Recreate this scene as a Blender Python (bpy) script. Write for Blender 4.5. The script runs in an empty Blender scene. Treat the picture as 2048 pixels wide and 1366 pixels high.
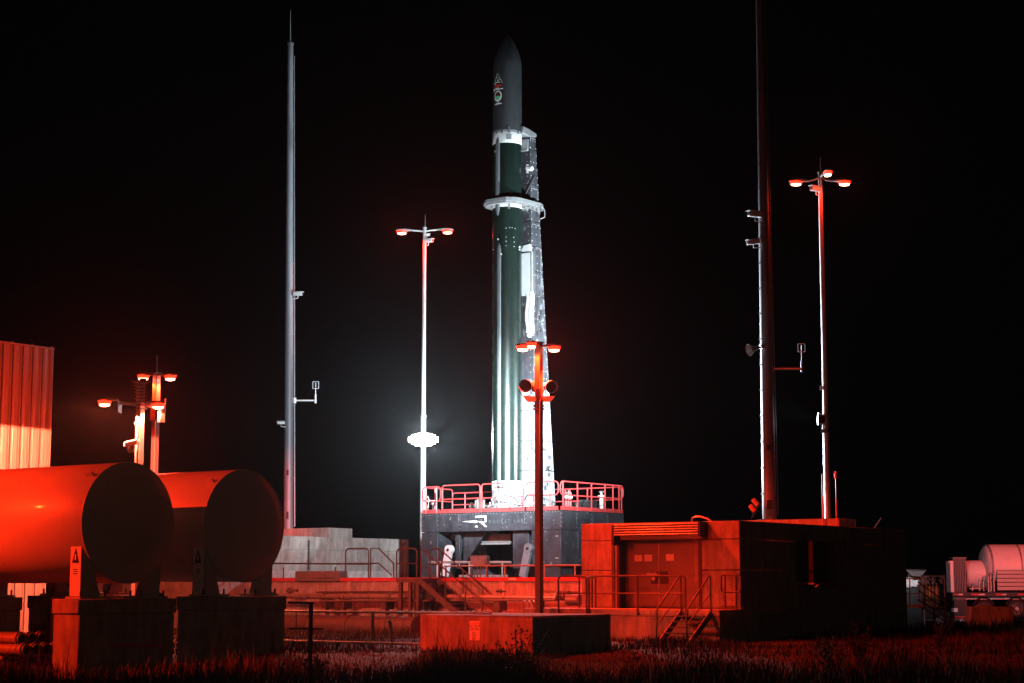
import bpy, bmesh, math, random
import numpy as np
from mathutils import Vector, Matrix

# =============================================================== camera, world, exposure
SC = bpy.context.scene
COL = SC.collection
R = math.radians
F, PITCH, HEAD, EYE = 3600.0, R(7.63), R(36.0), 2.05

cam_d = bpy.data.cameras.new("camera")
cam = bpy.data.objects.new("camera", cam_d); COL.objects.link(cam)
cam_d.sensor_width = 36.0
cam_d.lens = 36.0 * F / 2048.0
cam_d.clip_start, cam_d.clip_end = 0.1, 3000
cam.location = (0, 0, EYE)
cam.rotation_euler = (R(90) + PITCH, 0, HEAD)
SC.camera = cam

w = bpy.data.worlds.new("World"); SC.world = w; w.use_nodes = True
bg = w.node_tree.nodes["Background"]
bg.inputs[0].default_value = (0.55, 0.62, 0.75, 1)      # moonless night air, a trace of skyglow
bg.inputs[1].default_value = 0.0009

SC.render.engine = "CYCLES"
cy = SC.cycles
cy.use_denoising = True
try: cy.denoiser = 'OPENIMAGEDENOISE'
except Exception: pass
cy.use_light_tree = True
cy.max_bounces = 5; cy.diffuse_bounces = 1; cy.glossy_bounces = 3; cy.transmission_bounces = 2
cy.volume_bounces = 0; cy.transparent_max_bounces = 6
cy.caustics_reflective = False; cy.caustics_refractive = False
cy.sample_clamp_indirect = 3.0; cy.sample_clamp_direct = 0.0
SC.view_settings.view_transform = 'Standard'
SC.view_settings.look = 'None'
SC.view_settings.exposure = 0.0
SC.view_settings.gamma = 1.0
SC.view_settings.use_curve_mapping = False

# =============================================================== survey helpers
# World axes follow the pad: +Y runs away to the right of the view, +X comes towards it.
def ray(px, py):
    xc, yc = (px - 1024) / F, (683 - py) / F
    yf = math.cos(PITCH) - yc * math.sin(PITCH); zf = math.sin(PITCH) + yc * math.cos(PITCH)
    return Vector((xc * math.cos(HEAD) - yf * math.sin(HEAD), xc * math.sin(HEAD) + yf * math.cos(HEAD), zf)), yf
def at(px, py, D):
    d, yf = ray(px, py); return Vector((0, 0, EYE)) + d * (D / yf)
def on_y(px, py, Y):
    d, _ = ray(px, py); return Vector((0, 0, EYE)) + d * (Y / d.y)
def on_x(px, py, X):
    d, _ = ray(px, py); return Vector((0, 0, EYE)) + d * (X / d.x)
def zat(py, D): return at(1024, py, D).z

# =============================================================== materials
MATS = {}
def mat(name, col, rough=0.6, metal=0.0, var=0.25, scale=3.0, stretch=(1, 1, 1), bump=0.15, bscale=30.0,
        coat=0.0, col2=None, spots=None, emit=None, spec=0.5, rvar=0.15):
    m = bpy.data.materials.new(name); m.use_nodes = True
    nt = m.node_tree; n = nt.nodes; L = nt.links
    b = n["Principled BSDF"]
    b.inputs["Roughness"].default_value = rough
    b.inputs["Metallic"].default_value = metal
    b.inputs["Specular IOR Level"].default_value = spec
    b.inputs["Coat Weight"].default_value = coat
    b.inputs["Coat Roughness"].default_value = 0.12
    if emit:
        b.inputs["Emission Color"].default_value = (*emit[0], 1); b.inputs["Emission Strength"].default_value = emit[1]
        b.inputs["Base Color"].default_value = (*col, 1)
        MATS[name] = m; return m
    tc = n.new("ShaderNodeTexCoord"); geo = n.new("ShaderNodeNewGeometry")
    mp = n.new("ShaderNodeMapping"); mp.inputs["Scale"].default_value = stretch
    L.new(geo.outputs["Position"], mp.inputs["Vector"])
    nz = n.new("ShaderNodeTexNoise"); nz.inputs["Scale"].default_value = scale; nz.inputs["Detail"].default_value = 6
    nz.inputs["Roughness"].default_value = 0.62
    L.new(mp.outputs[0], nz.inputs["Vector"])
    cr = n.new("ShaderNodeMapRange"); cr.inputs["From Min"].default_value = 0.3; cr.inputs["From Max"].default_value = 0.7
    L.new(nz.outputs["Fac"], cr.inputs["Value"])
    mx = n.new("ShaderNodeMix"); mx.data_type = 'RGBA'
    c2 = col2 if col2 else tuple(c * (1 - var) for c in col)
    c1 = col if col2 else tuple(min(1, c * (1 + var * .6)) for c in col)
    mx.inputs["A"].default_value = (*c2, 1); mx.inputs["B"].default_value = (*c1, 1)
    L.new(cr.outputs[0], mx.inputs["Factor"])
    out = mx.outputs["Result"]
    if spots:                                  # (scale, threshold, colour, stretch)
        mp2 = n.new("ShaderNodeMapping"); mp2.inputs["Scale"].default_value = spots[3]
        L.new(geo.outputs["Position"], mp2.inputs["Vector"])
        s = n.new("ShaderNodeTexNoise"); s.inputs["Scale"].default_value = spots[0]; s.inputs["Detail"].default_value = 3
        L.new(mp2.outputs[0], s.inputs["Vector"])
        r2 = n.new("ShaderNodeMapRange"); r2.inputs["From Min"].default_value = spots[1]; r2.inputs["From Max"].default_value = spots[1] + 0.06
        L.new(s.outputs["Fac"], r2.inputs["Value"])
        m2 = n.new("ShaderNodeMix"); m2.data_type = 'RGBA'; m2.inputs["B"].default_value = (*spots[2], 1)
        L.new(out, m2.inputs["A"]); L.new(r2.outputs[0], m2.inputs["Factor"]); out = m2.outputs["Result"]
    L.new(out, b.inputs["Base Color"])
    rr = n.new("ShaderNodeMapRange"); rr.inputs["To Min"].default_value = max(0.03, rough - rvar); rr.inputs["To Max"].default_value = min(1, rough + rvar)
    L.new(nz.outputs["Fac"], rr.inputs["Value"]); L.new(rr.outputs[0], b.inputs["Roughness"])
    if bump > 0:
        nb = n.new("ShaderNodeTexNoise"); nb.inputs["Scale"].default_value = bscale; nb.inputs["Detail"].default_value = 4
        L.new(mp.outputs[0], nb.inputs["Vector"])
        bp = n.new("ShaderNodeBump"); bp.inputs["Strength"].default_value = bump; bp.inputs["Distance"].default_value = 0.02
        L.new(nb.outputs["Fac"], bp.inputs["Height"]); L.new(bp.outputs[0], b.inputs["Normal"])
    MATS[name] = m
    return m

def concrete(name, base):
    # board-marked, weathered: vertical run-down streaks, pits, blotches
    m = mat(name, base, 0.9, 0, 0.38, 2.6, (1.3, 1.3, 0.75), 0.6, 26.0, spots=(30.0, 0.64, tuple(c * 0.45 for c in base), (1, 1, 0.9)), rvar=.05)
    nt = m.node_tree; n = nt.nodes; L = nt.links
    b = n["Principled BSDF"]
    old = b.inputs["Base Color"].links[0].from_socket
    geo = n.new("ShaderNodeNewGeometry"); mp = n.new("ShaderNodeMapping"); mp.inputs["Scale"].default_value = (3.6, 3.6, 0.42)
    L.new(geo.outputs["Position"], mp.inputs["Vector"])
    s = n.new("ShaderNodeTexNoise"); s.inputs["Scale"].default_value = 1.6; s.inputs["Detail"].default_value = 5; s.inputs["Roughness"].default_value = .7
    L.new(mp.outputs[0], s.inputs["Vector"])
    r = n.new("ShaderNodeMapRange"); r.inputs["From Min"].default_value = 0.32; r.inputs["From Max"].default_value = 0.72
    r.inputs["To Min"].default_value = 0.66; r.inputs["To Max"].default_value = 1.16
    L.new(s.outputs["Fac"], r.inputs["Value"])
    mul = n.new("ShaderNodeVectorMath"); mul.operation = 'SCALE'
    L.new(old, mul.inputs[0]); L.new(r.outputs[0], mul.inputs["Scale"]); L.new(mul.outputs[0], b.inputs["Base Color"])
    return m
M_CONC = concrete("concrete", (0.34, 0.325, 0.30))
M_CONC2 = concrete("pale_concrete", (0.46, 0.44, 0.42))
M_TANK = mat("tank_white_paint", (0.46, 0.45, 0.44), 0.42, 0, 0.10, 0.9, (1, 1, 1), 0.06, 25, coat=0.15, spots=(2.2, 0.68, (0.36, 0.34, 0.31), (1, 1, .5)), rvar=.08)
M_STEEL = mat("galvanised_steel", (0.42, 0.42, 0.43), 0.42, 0.55, 0.25, 6, (1, 1, .6), 0.08, 50)
M_MAST = mat("mast_grey", (0.235, 0.24, 0.27), 0.5, 0.3, 0.15, 3, (2, 2, .3), 0.05, 30)
M_POLE = mat("pole_galvanised", (0.58, 0.59, 0.59), 0.45, 0.35, 0.2, 4, (2, 2, .4), 0.05, 30)
M_RAILR = mat("red_safety_paint", (0.58, 0.05, 0.05), 0.38, 0, 0.22, 5, (1, 1, 1), 0.06, 40, coat=0.2)
M_RAILG = mat("weathered_rail_steel", (0.085, 0.065, 0.06), 0.5, 0.3, 0.3, 6, (1, 1, 1), 0.08, 40)
M_STAIR = mat("stair_steel", (0.12, 0.10, 0.095), 0.55, 0.3, 0.35, 5, (1, 1, 1), 0.1, 40)
M_PLAT = mat("launch_mount_paint", (0.050, 0.053, 0.064), 0.46, 0.2, 0.45, 2.6, (1, 1, .8), 0.10, 35, spots=(9, 0.67, (0.26, 0.27, 0.28), (1, 1, .6)))
M_PLATD = mat("launch_mount_dark", (0.035, 0.035, 0.04), 0.55, 0.2, 0.4, 3, (1, 1, 1), 0.1, 35, spots=(13, 0.7, (.12, .12, .13), (1, 1, 1)))
M_BLACK = mat("carbon_black", (0.016, 0.021, 0.025), 0.62, 0, 0.25, 5, (1, 1, .5), 0.03, 60, coat=0.0, spec=.8, rvar=.07)
M_GREEN = mat("carbon_green_black", (0.006, 0.0145, 0.012), 0.27, 0, 0.25, 3, (1, 1, .3), 0.015, 60, coat=0.25, spec=.45, rvar=.05)
M_WHITE = mat("white_paint", (0.74, 0.75, 0.76), 0.45, 0, 0.07, 4, (1, 1, 1), 0.03, 40)
M_RACE = mat("raceway_grey", (0.13, 0.145, 0.155), 0.3, 0.2, 0.2, 3, (1, 1, .3), 0.02, 60)
M_GREY = mat("panel_grey", (0.24, 0.25, 0.26), 0.5, 0.2, 0.2, 4, (1, 1, 1), 0.05, 40)
M_STRONG = mat("strongback_steel", (0.075, 0.078, 0.09), 0.42, 0.3, 0.45, 2.2, (1.4, 1.4, .7), 0.10, 22, spots=(3.2, 0.60, (0.20, 0.21, 0.22), (1, 1, .55)))
M_STRONGL = mat("strongback_pale", (0.26, 0.27, 0.28), 0.45, 0.2, 0.3, 2.2, (1.4, 1.4, .7), 0.10, 22, spots=(6.2, 0.60, (0.09, 0.09, 0.10), (1, 1, .55)))  # paler tone with dark flecks for the lower panels
M_DECAL_W = mat("decal_white", (0.8, 0.8, 0.8), 0.5, 0, 0.02, 4, bump=0)
M_DECAL_R = mat("decal_red", (0.65, 0.03, 0.02), 0.5, 0, 0.05, 4, bump=0)
M_DECAL_G = mat("decal_green", (0.12, 0.62, 0.28), 0.5, 0, 0.05, 4, bump=0)
M_DECAL_K = mat("decal_black", (0.006, 0.006, 0.008), 0.5, 0, 0.05, 4, bump=0)
M_CLAD = mat("metal_cladding", (0.62, 0.61, 0.56), 0.45, 0.15, 0.08, 3, (3, 3, .2), 0.04, 20)
M_PIPE = mat("insulated_pipe_jacket", (0.55, 0.54, 0.52), 0.3, 0.6, 0.15, 4, (1, 1, 1), 0.05, 30)
M_PIPED = mat("painted_pipe", (0.20, 0.18, 0.17), 0.45, 0.2, 0.25, 4, (1, 1, 1), 0.06, 30)
M_DARK = mat("dark_metal", (0.03, 0.03, 0.032), 0.5, 0.3, 0.2, 6, bump=0.05)
M_DOOR = mat("door_paint", (0.19, 0.17, 0.16), 0.5, 0, 0.16, 2.5, (1, 1, .7), 0.04, 20)
M_ORANGE = mat("orange_plastic", (0.75, 0.28, 0.12), 0.4, 0, 0.1, 5, bump=.03)
M_RUBBER = mat("black_rubber", (0.018, 0.018, 0.018), 0.7, 0, 0.2, 8, bump=.1)
M_GROUND = mat("dry_soil", (0.034, 0.028, 0.020), 0.95, 0, 0.5, 1.4, (1, 1, 1), 0.7, 6, rvar=.03)
M_GRASS = mat("dry_grass", (0.026, 0.021, 0.011), 0.85, 0, 0.4, 3, bump=0, rvar=.05)
M_LEAF = mat("shrub_leaf", (0.045, 0.05, 0.025), 0.7, 0, 0.4, 6, bump=0)
M_YELL = mat("yellow_cylinder_paint", (0.55, 0.36, 0.10), 0.4, 0, 0.1, 6, bump=.02)
M_HILL = mat("distant_mound_earth", (0.12, 0.10, 0.08), 0.95, 0, 0.3, 0.2, bump=0)
M_TYRE_W = mat("reflective_tape", (0.75, 0.7, 0.7), 0.35, 0, 0.1, 5, bump=0)
M_HOSE = mat("white_hose_wrap", (0.8, 0.8, 0.8), 0.6, 0, 0.08, 9, bump=.3, bscale=14)
M_RLENS = mat("red_lamp_lens", (0.8, 0.1, 0.05), 0.3, emit=((1.0, 0.34, 0.2), 13.0))
M_RHALO = mat("red_halo_bowl", (0.8, 0.02, 0.01), 0.3, emit=((1.0, 0.011, 0.003), 9.0))  # glow colour of the red halo rim round the lenses
M_WLENS = mat("white_lamp_lens", (0.9, 0.95, 1), 0.3, emit=((0.80, 0.94, 1.0), 34.0))
M_HEAD = mat("headlight_glass", (0.9, 0.95, 1), 0.2, emit=((0.9, 0.95, 1.0), 3.0))

# =============================================================== mesh builder
class MB:
    def __init__(s): s.v = []; s.f = []; s.sm = []
    def add(s, vs, fs, smooth=False):
        o = len(s.v); s.v += [tuple(v) for v in vs]
        s.f += [tuple(i + o for i in f) for f in fs]; s.sm += [smooth] * len(fs); return s
    def box(s, x0, x1, y0, y1, z0, z1):
        if x0 > x1: x0, x1 = x1, x0
        if y0 > y1: y0, y1 = y1, y0
        if z0 > z1: z0, z1 = z1, z0
        vs = [(x0,y0,z0),(x1,y0,z0),(x1,y1,z0),(x0,y1,z0),(x0,y0,z1),(x1,y0,z1),(x1,y1,z1),(x0,y1,z1)]
        return s.add(vs, [(0,3,2,1),(4,5,6,7),(0,1,5,4),(1,2,6,5),(2,3,7,6),(3,0,4,7)])
    def obox(s, c, ax, ay, az):
        """box from centre and three half-axis vectors"""
        c, ax, ay, az = map(Vector, (c, ax, ay, az)); vs = []
        for k in (-1, 1):
            for (i, j) in ((-1,-1),(1,-1),(1,1),(-1,1)): vs.append(c + ax*i + ay*j + az*k)
        return s.add(vs, [(0,3,2,1),(4,5,6,7),(0,1,5,4),(1,2,6,5),(2,3,7,6),(3,0,4,7)])
    def cyl(s, a, b, r0, r1=None, n=12, caps=True, smooth=True):
        r1 = r0 if r1 is None else r1
        a, b = Vector(a), Vector(b); d = (b - a).normalized()
        u = d.orthogonal().normalized() if abs(d.z) < .99 else Vector((1, 0, 0)); w_ = d.cross(u)
        vs = []
        for (p, r) in ((a, r0), (b, r1)):
            for i in range(n):
                t = 2*math.pi*(i + .5)/n; vs.append(p + (u*math.cos(t) + w_*math.sin(t))*r)
        s.add(vs, [(i, (i+1) % n, n + (i+1) % n, n + i) for i in range(n)], smooth)
        if caps: s.add(vs, [tuple(range(n-1, -1, -1)), tuple(range(n, 2*n))])
        return s
    def tube(s, pts, r, n=8, closed=False):
        pts = [Vector(p) for p in pts]; N = len(pts); vs = []; prev = None
        for i, p in enumerate(pts):
            if closed: t = (pts[(i+1) % N] - pts[i-1]).normalized()
            else: t = (pts[min(i+1, N-1)] - pts[max(i-1, 0)]).normalized()
            u = (prev - t*prev.dot(t)) if prev is not None else t.orthogonal()
            if u.length < 1e-4: u = t.orthogonal()
            u.normalize(); prev = u; w_ = t.cross(u)
            for k in range(n):
                a = 2*math.pi*k/n; vs.append(p + (u*math.cos(a) + w_*math.sin(a))*r)
        fs = []
        for i in range(N if closed else N-1):
            j = (i+1) % N
            for k in range(n): fs.append((i*n+k, i*n+(k+1) % n, j*n+(k+1) % n, j*n+k))
        s.add(vs, fs, True)
        if not closed: s.add(vs, [tuple(range(n-1, -1, -1)), tuple(range((N-1)*n, N*n))])
        return s
    def lathe(s, prof, cx=0, cy=0, n=48, axis='z', c0=0, cap=True):
        vs = []
        for (r, z) in prof:
            for i in range(n):
                t = 2*math.pi*i/n
                if axis == 'z': vs.append((cx + r*math.cos(t), cy + r*math.sin(t), z))
                else: vs.append((z, cx + r*math.cos(t), cy + r*math.sin(t)))       # along x; centre (y,z)=(cx,cy)
        m = len(prof); fs = []
        for j in range(m-1):
            for i in range(n): fs.append((j*n+i, j*n+(i+1) % n, (j+1)*n+(i+1) % n, (j+1)*n+i))
        s.add(vs, fs, True)
        if cap: s.add(vs, [tuple(range(n-1, -1, -1)), tuple(range((m-1)*n, m*n))])
        return s
    def prism(s, outline, axis, a0, a1):
        """outline of 2-d points extruded along axis ('x': pts are (y,z); 'y': (x,z); 'z': (x,y))"""
        def P(p, a): return {'x': (a, p[0], p[1]), 'y': (p[0], a, p[1]), 'z': (p[0], p[1], a)}[axis]
        n = len(outline); vs = [P(p, a0) for p in outline] + [P(p, a1) for p in outline]
        return s.add(vs, [tuple(range(n-1, -1, -1)), tuple(range(n, 2*n))] + [(i, (i+1) % n, n+(i+1) % n, n+i) for i in range(n)])
    def build(s, name, m, parent=None, bevel=0.0):
        off = Vector((0, 0, 0)); p = parent
        while p is not None: off += p.location; p = p.parent
        me = bpy.data.meshes.new(name)
        me.from_pydata([tuple(Vector(v) - off) for v in s.v], [], s.f)
        me.polygons.foreach_set("use_smooth", s.sm)
        bm = bmesh.new(); bm.from_mesh(me); bmesh.ops.remove_doubles(bm, verts=bm.verts, dist=1e-5)
        if bevel > 0:
            es = [e for e in bm.edges if len(e.link_faces) == 2 and e.calc_face_angle(0) > 0.7]
            bmesh.ops.bevel(bm, geom=es, offset=bevel, segments=1, affect='EDGES', clamp_overlap=True)
        bmesh.ops.recalc_face_normals(bm, faces=bm.faces); bm.to_mesh(me); bm.free()
        me.set_sharp_from_angle(angle=R(38))
        me.materials.append(m)
        o = bpy.data.objects.new(name, me); COL.objects.link(o)
        if parent: o.parent = parent
        return o

def tag(o, label, cat, group=None, kind=None):
    o["label"] = label; o["category"] = cat
    if group: o["group"] = group
    if kind: o["kind"] = kind
    return o
def thing(name, loc, label, cat, group=None, rz=0):
    o = bpy.data.objects.new(name, None); COL.objects.link(o); o.location = loc; o.rotation_euler = (0, 0, rz)
    o.empty_display_size = .3
    return tag(o, label, cat, group)
def struct(o): o["kind"] = "structure"; return o
def tree_copy(o, parent=None):
    c = o.copy(); COL.objects.link(c); c.parent = parent
    for ch in o.children: tree_copy(ch, c)
    return c
def text_part(name, body, size, m, loc, rot, parent, align='CENTER', extrude=.002):
    cu = bpy.data.curves.new(name, 'FONT'); cu.body = body; cu.size = size; cu.extrude = extrude
    cu.align_x = align; cu.align_y = 'CENTER'; cu.resolution_u = 2
    t = bpy.data.objects.new(name, cu); COL.objects.link(t)
    dg = bpy.context.evaluated_depsgraph_get(); me = bpy.data.meshes.new_from_object(t.evaluated_get(dg))
    bpy.data.objects.remove(t); me.materials.clear(); me.materials.append(m)
    o = bpy.data.objects.new(name, me); COL.objects.link(o); o.parent = parent
    off = Vector((0, 0, 0)); p = parent
    while p is not None: off += p.location; p = p.parent
    o.location = Vector(loc) - off; o.rotation_euler = rot
    return o
def arc(c, r, a0, a1, n, plane='xz', fix=0.0):
    out = []
    for i in range(n+1):
        t = R(a0 + (a1-a0)*i/n)
        p, q = c[0] + r*math.cos(t), c[1] + r*math.sin(t)
        out.append((p, fix, q) if plane == 'xz' else ((fix, p, q) if plane == 'yz' else (p, q, fix)))
    return out
def round_loop(h0, h1, z0, z1, r, axis, fix, bottom=True):
    """rounded rectangle loop of rail tube in a vertical plane; axis 'x' or 'y' is the horizontal one"""
    pl = 'xz' if axis == 'x' else 'yz'
    if h0 > h1: h0, h1 = h1, h0
    pts = []
    if bottom:
        pts += arc((h0+r, z0+r), r, 180, 270, 5, pl, fix) + arc((h1-r, z0+r), r, 270, 360, 5, pl, fix)
        pts += arc((h1-r, z1-r), r, 0, 90, 5, pl, fix) + arc((h0+r, z1-r), r, 90, 180, 5, pl, fix)
    else:
        P = lambda h, z: (h, fix, z) if axis == 'x' else (fix, h, z)
        pts = [P(h0, z0)] + arc((h0+r, z1-r), r, 180, 90, 5, pl, fix) + arc((h1-r, z1-r), r, 90, 0, 5, pl, fix) + [P(h1, z0)]
    return pts

M_POLE_SHADE = mat("pole_bracket_shade", (0.15, 0.14, 0.135), 0.5, 0.1, 0.25, 4, (2, 2, .4), 0.05, 30)  # darker pole tone, the flood bracket's shade put into the colour
# --------------------------------------------------------------- lights
def spot(parent_lamp, name, loc, target, power, col, size=160, blend=.15, rad=.12, soft_parent=None):
    l = bpy.data.lights.new(name, 'SPOT'); l.energy = power; l.color = col
    l.spot_size = R(size); l.spot_blend = blend; l.shadow_soft_size = rad
    o = bpy.data.objects.new(name, l); COL.objects.link(o)
    o.location = loc
    d = Vector(target) - Vector(loc); o.rotation_euler = d.to_track_quat('-Z', 'Y').to_euler()
    off = Vector((0, 0, 0)); p = parent_lamp
    while p is not None: off += p.location; p = p.parent
    o.parent = parent_lamp; o.location = Vector(loc) - off
    return o
Lc = Vector((math.cos(HEAD), math.sin(HEAD), 0))         # view-lateral direction (to the right)
Fc = Vector((-math.sin(HEAD), math.cos(HEAD), 0))        # away
RED = (1.0, 0.023, 0.003)
WARM = (1.0, 0.13, 0.06)
COOL = (0.78, 0.93, 1.0)

# =============================================================== haze, ground
hz = MB().box(-175, 60, -12, 175, -1.6, 36).build("haze", M_DARK)
hm = bpy.data.materials.new("haze_air"); hm.use_nodes = True
hm.node_tree.nodes.remove(hm.node_tree.nodes["Principled BSDF"])
pv = hm.node_tree.nodes.new("ShaderNodeVolumePrincipled"); pv.inputs["Density"].default_value = 0.00006
pv.inputs["Color"].default_value = (0.9, 0.93, 0.95, 1); pv.inputs["Anisotropy"].default_value = 0.9
hm.node_tree.links.new(pv.outputs[0], hm.node_tree.nodes["Material Output"].inputs["Volume"])
hz.data.materials.clear(); hz.data.materials.append(hm); hz["kind"] = "stuff"; hz["label"] = "thin night haze over the whole pad"

def ground_z(x, y):
    # low field near the camera, a gentle bank up to the pad level
    D = -x * .588 + y * .809
    t = np.clip((D - 39.5) / 5.0, 0, 1); t = t*t*(3 - 2*t)
    z = 0.33 * t + .035*np.sin(x*.9 + 1.3)*np.cos(y*.7) + .02*np.sin(x*2.3)*np.sin(y*1.9)
    lat = x * .809 + y * .588
    far = np.clip((D - 62) / 25, 0, 1) * np.clip((lat - 4) / 10, 0, 1)
    return z - .45 * far
N = 170
xs = np.concatenate([np.linspace(-420, -82, 18), np.linspace(-80, 10, N), np.linspace(14, 420, 18)])
ys = np.concatenate([np.linspace(-60, -4, 8), np.linspace(0, 80, N), np.linspace(84, 600, 22)])
X, Yg = np.meshgrid(xs, ys, indexing='ij'); Z = ground_z(X, Yg)
nx, ny = X.shape
g = MB(); g.v = list(zip(X.ravel().tolist(), Yg.ravel().tolist(), Z.ravel().tolist()))
g.f = [(i*ny+j, (i+1)*ny+j, (i+1)*ny+j+1, i*ny+j+1) for i in range(nx-1) for j in range(ny-1)]; g.sm = [True]*len(g.f)
struct(g.build("ground", M_GROUND))

hl = MB()
for (px, D, wd, ht) in ((1835, 230, 9, 3.6), (1868, 240, 8, 4.0), (1893, 235, 7, 3.3), (1815, 250, 12, 2.6)):
    c = at(px, 1165, D); prof = [(wd*math.cos(R(a)), ht*math.sin(R(a)) + .2) for a in range(-20, 91, 11)]
    hl.lathe([(max(r, .01), z) for r, z in prof], c.x, c.y, 24)
struct(hl.build("hills", M_HILL))

# =============================================================== concrete deck between the bunkers
C1 = at(1480, 1130, 54.0)                    # near corner of the right bunker
X1, Y1 = C1.x, C1.y
BT = zat(1041, 54.0)                         # bunker roof
X1L = on_y(1163, 1130, Y1).x
Y1B = on_x(1812, 1130, X1).y
C2 = at(706, 1100, 75.0); X2 = C2.x          # right-hand face of the left bunker
Y2B = on_x(818, 1100, X2).y
Y2 = Y2B - 12.0
YD = at(1163, 1160, 61.0).y                  # deck front
ZD = 2.20
deck = MB().box(X2 + .004, X1L - .35, YD, YD + 22, 0.0, ZD - .10)
struct(deck.build("deck_slab", M_CONC2))
tag(struct(MB().box(X2 + .004, X1L - .35, YD - .06, YD + .22, ZD - .098, ZD + .03).build("deck_edge_beam", M_RAILR)), "steel edge beam along the top of the deck wall", "edge beam")
# wall joints of the deck front stand proud as pilasters
jt = MB()
for px in (700, 790, 900, 1005, 1110):
    x = on_y(px, 1170, YD).x; jt.box(x - .12, x + .12, YD - .035, YD + .02, .3, ZD - .10)
struct(jt.build("deck_wall_pilasters", M_CONC2))
lt = MB()
sx = on_y(1027, 1159, YD).x
o = MB().box(sx - .16, sx + .16, YD - .075, YD - .062, ZD - .07, ZD + .01).build("edge_label", M_WHITE)
tag(o, "small white printed label on the red deck edge beam", "label")

# =============================================================== bunkers
def lifts(parent, x0, x1, y0, y1, zs, m):
    for a, b in zip(zs[:-1], zs[1:]):
        MB().box(x0, x1, y0, y1, a, b - .022).build("wall_lift", m, parent, bevel=.012)
        
bk = thing("concrete_bunker", (X1, Y1, 0.0), "right hand concrete equipment bunker with rolling shutter door and dark side wall", "bunker")
MB().box(X1L + .03, X1 - .03, Y1 + .60, Y1B - .03, 0, BT - .03).build("core", M_CONC, bk)
zs = [0.0, 1.30, on_y(1300, 1140, Y1).z, on_y(1300, 1080, Y1).z, BT + .022]
dl, dr = on_y(1234, 1130, Y1).x, on_y(1403, 1130, Y1).x           # door opening
dtop = on_y(1320, 1074, Y1).z
ZL = 1.26                                                          # landing level
for a, b in zip(zs[:-1], zs[1:]):                                  # front skin around the opening, in pour lifts
    b2 = b - .022
    if a >= dtop - .05:
        MB().box(X1L, X1, Y1, Y1 + .6, a, b2).build("wall_lift", M_CONC, bk, bevel=.012)
    else:
        bb = min(b2, dtop)
        MB().box(X1L, dl, Y1, Y1 + .6, a, b2).build("wall_lift", M_CONC, bk, bevel=.012)
        MB().box(dr, X1, Y1, Y1 + .6, a, b2).build("wall_lift", M_CONC, bk, bevel=.012)
        if b2 > dtop + .03: MB().box(dl, dr, Y1 + .002, Y1 + .6, dtop, b2).build("wall_lift", M_CONC, bk)
MB().box(dl, dr, Y1 + .05, Y1 + .6, 0, ZL).build("threshold", M_CONC, bk)
# dark side wall, boarded lifts with a vertical joint
ym = on_x(1700, 1130, X1).y
for a, b in zip(zs[:-1], zs[1:]):
    for (ya, yb) in ((Y1 + .6, ym - .01), (ym + .01, Y1B)):
        MB().box(X1 - .4, X1, ya, yb, a, b - .022).build("wall_lift", M_CONC, bk, bevel=.012)
# upper roof block
E = at(1678, 1045, 63.0)
ET = zat(1036.5, 63.0)
ub = MB().box(on_y(1371, 1045, E.y).x, E.x, E.y, on_x(1712, 1040, E.x).y, BT - .02, ET)
ub.build("roof_block", M_CONC2, bk, bevel=.02)
# door recess: jambs, frame, leaves
dy = Y1 + .34
MB().box(dl, dl + .10, Y1 - .02, Y1 + .5, ZL, dtop).build("door_guide", M_DARK, bk)
MB().box(dr - .10, dr, Y1 - .02, Y1 + .5, ZL, dtop).build("door_guide", M_DARK, bk)
fx0, fx1 = on_y(1253, 1130, dy).x, on_y(1388, 1130, dy).x
lt_ = on_y(1320, 1082, dy).z
MB().box(dl + .1, fx0, dy, dy + .1, ZL, dtop - .002).build("side_panel", M_CONC, bk)
MB().box(fx1, dr - .1, dy, dy + .1, ZL, dtop - .002).build("side_panel", M_CONC, bk)
MB().box(fx0, fx1, dy + .001, dy + .1, lt_, dtop - .002).build("lintel_panel", M_DOOR, bk)
xm = on_y(1318, 1130, dy).x
for (a, b, hx) in ((fx0 + .012, xm - .012, fx0 + .03), (xm + .012, fx1 - .012, fx1 - .03)):
    d = MB().box(a, b, dy + .01, dy + .07, ZL + .02, lt_ - .012).build("door", M_DOOR, bk, bevel=.006)
    for k in (.25, 1.05, 1.8):
        MB().cyl((hx, dy - .005, ZL + k), (hx, dy - .005, ZL + k + .14), .018, n=8).build("hinge", M_STEEL, d)
MB().box(xm - .012, xm + .012, dy - .01, dy + .03, ZL + .02, lt_ - .012).build("astragal", M_STEEL, bk)
lx0, lx1 = on_y(1302, 1155, dy).x, on_y(1336, 1155, dy).x
lz0, lz1 = on_y(1320, 1168, dy).z, on_y(1320, 1143, dy).z
MB().box(lx0, xm - .02, dy - .004, dy + .01, lz0, lz1).build("lock_plate", M_DARK, bk)
MB().box(xm + .02, lx1, dy - .004, dy + .01, lz0, lz1).build("lock_plate", M_DARK, bk)
lk = MB().box(lx0 - .12, xm - .05, dy - .06, dy - .02, lz1 - .14, lz1 - .04)
lk.cyl((xm - .17, dy - .07, lz0 + .16), (xm - .17, dy - .02, lz0 + .16), .06, n=14); lk.cyl((xm - .22, dy - .1, lz1 - .06), (xm - .05, dy - .1, lz1 - .02), .016, n=8)
lk.build("lock", M_STEEL, bk)
for (a, b, y0, y1) in ((1269, 1284, 1110, 1123), (1289, 1304, 1109, 1122.5), (1332, 1347.5, 1108, 1121.5)):
    p, q = on_y(a, y1, dy), on_y(b, y0, dy)
    s_ = MB().box(p.x, q.x, dy - .002, dy + .009, p.z, q.z).build("door_notice", M_WHITE, bk)
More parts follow.
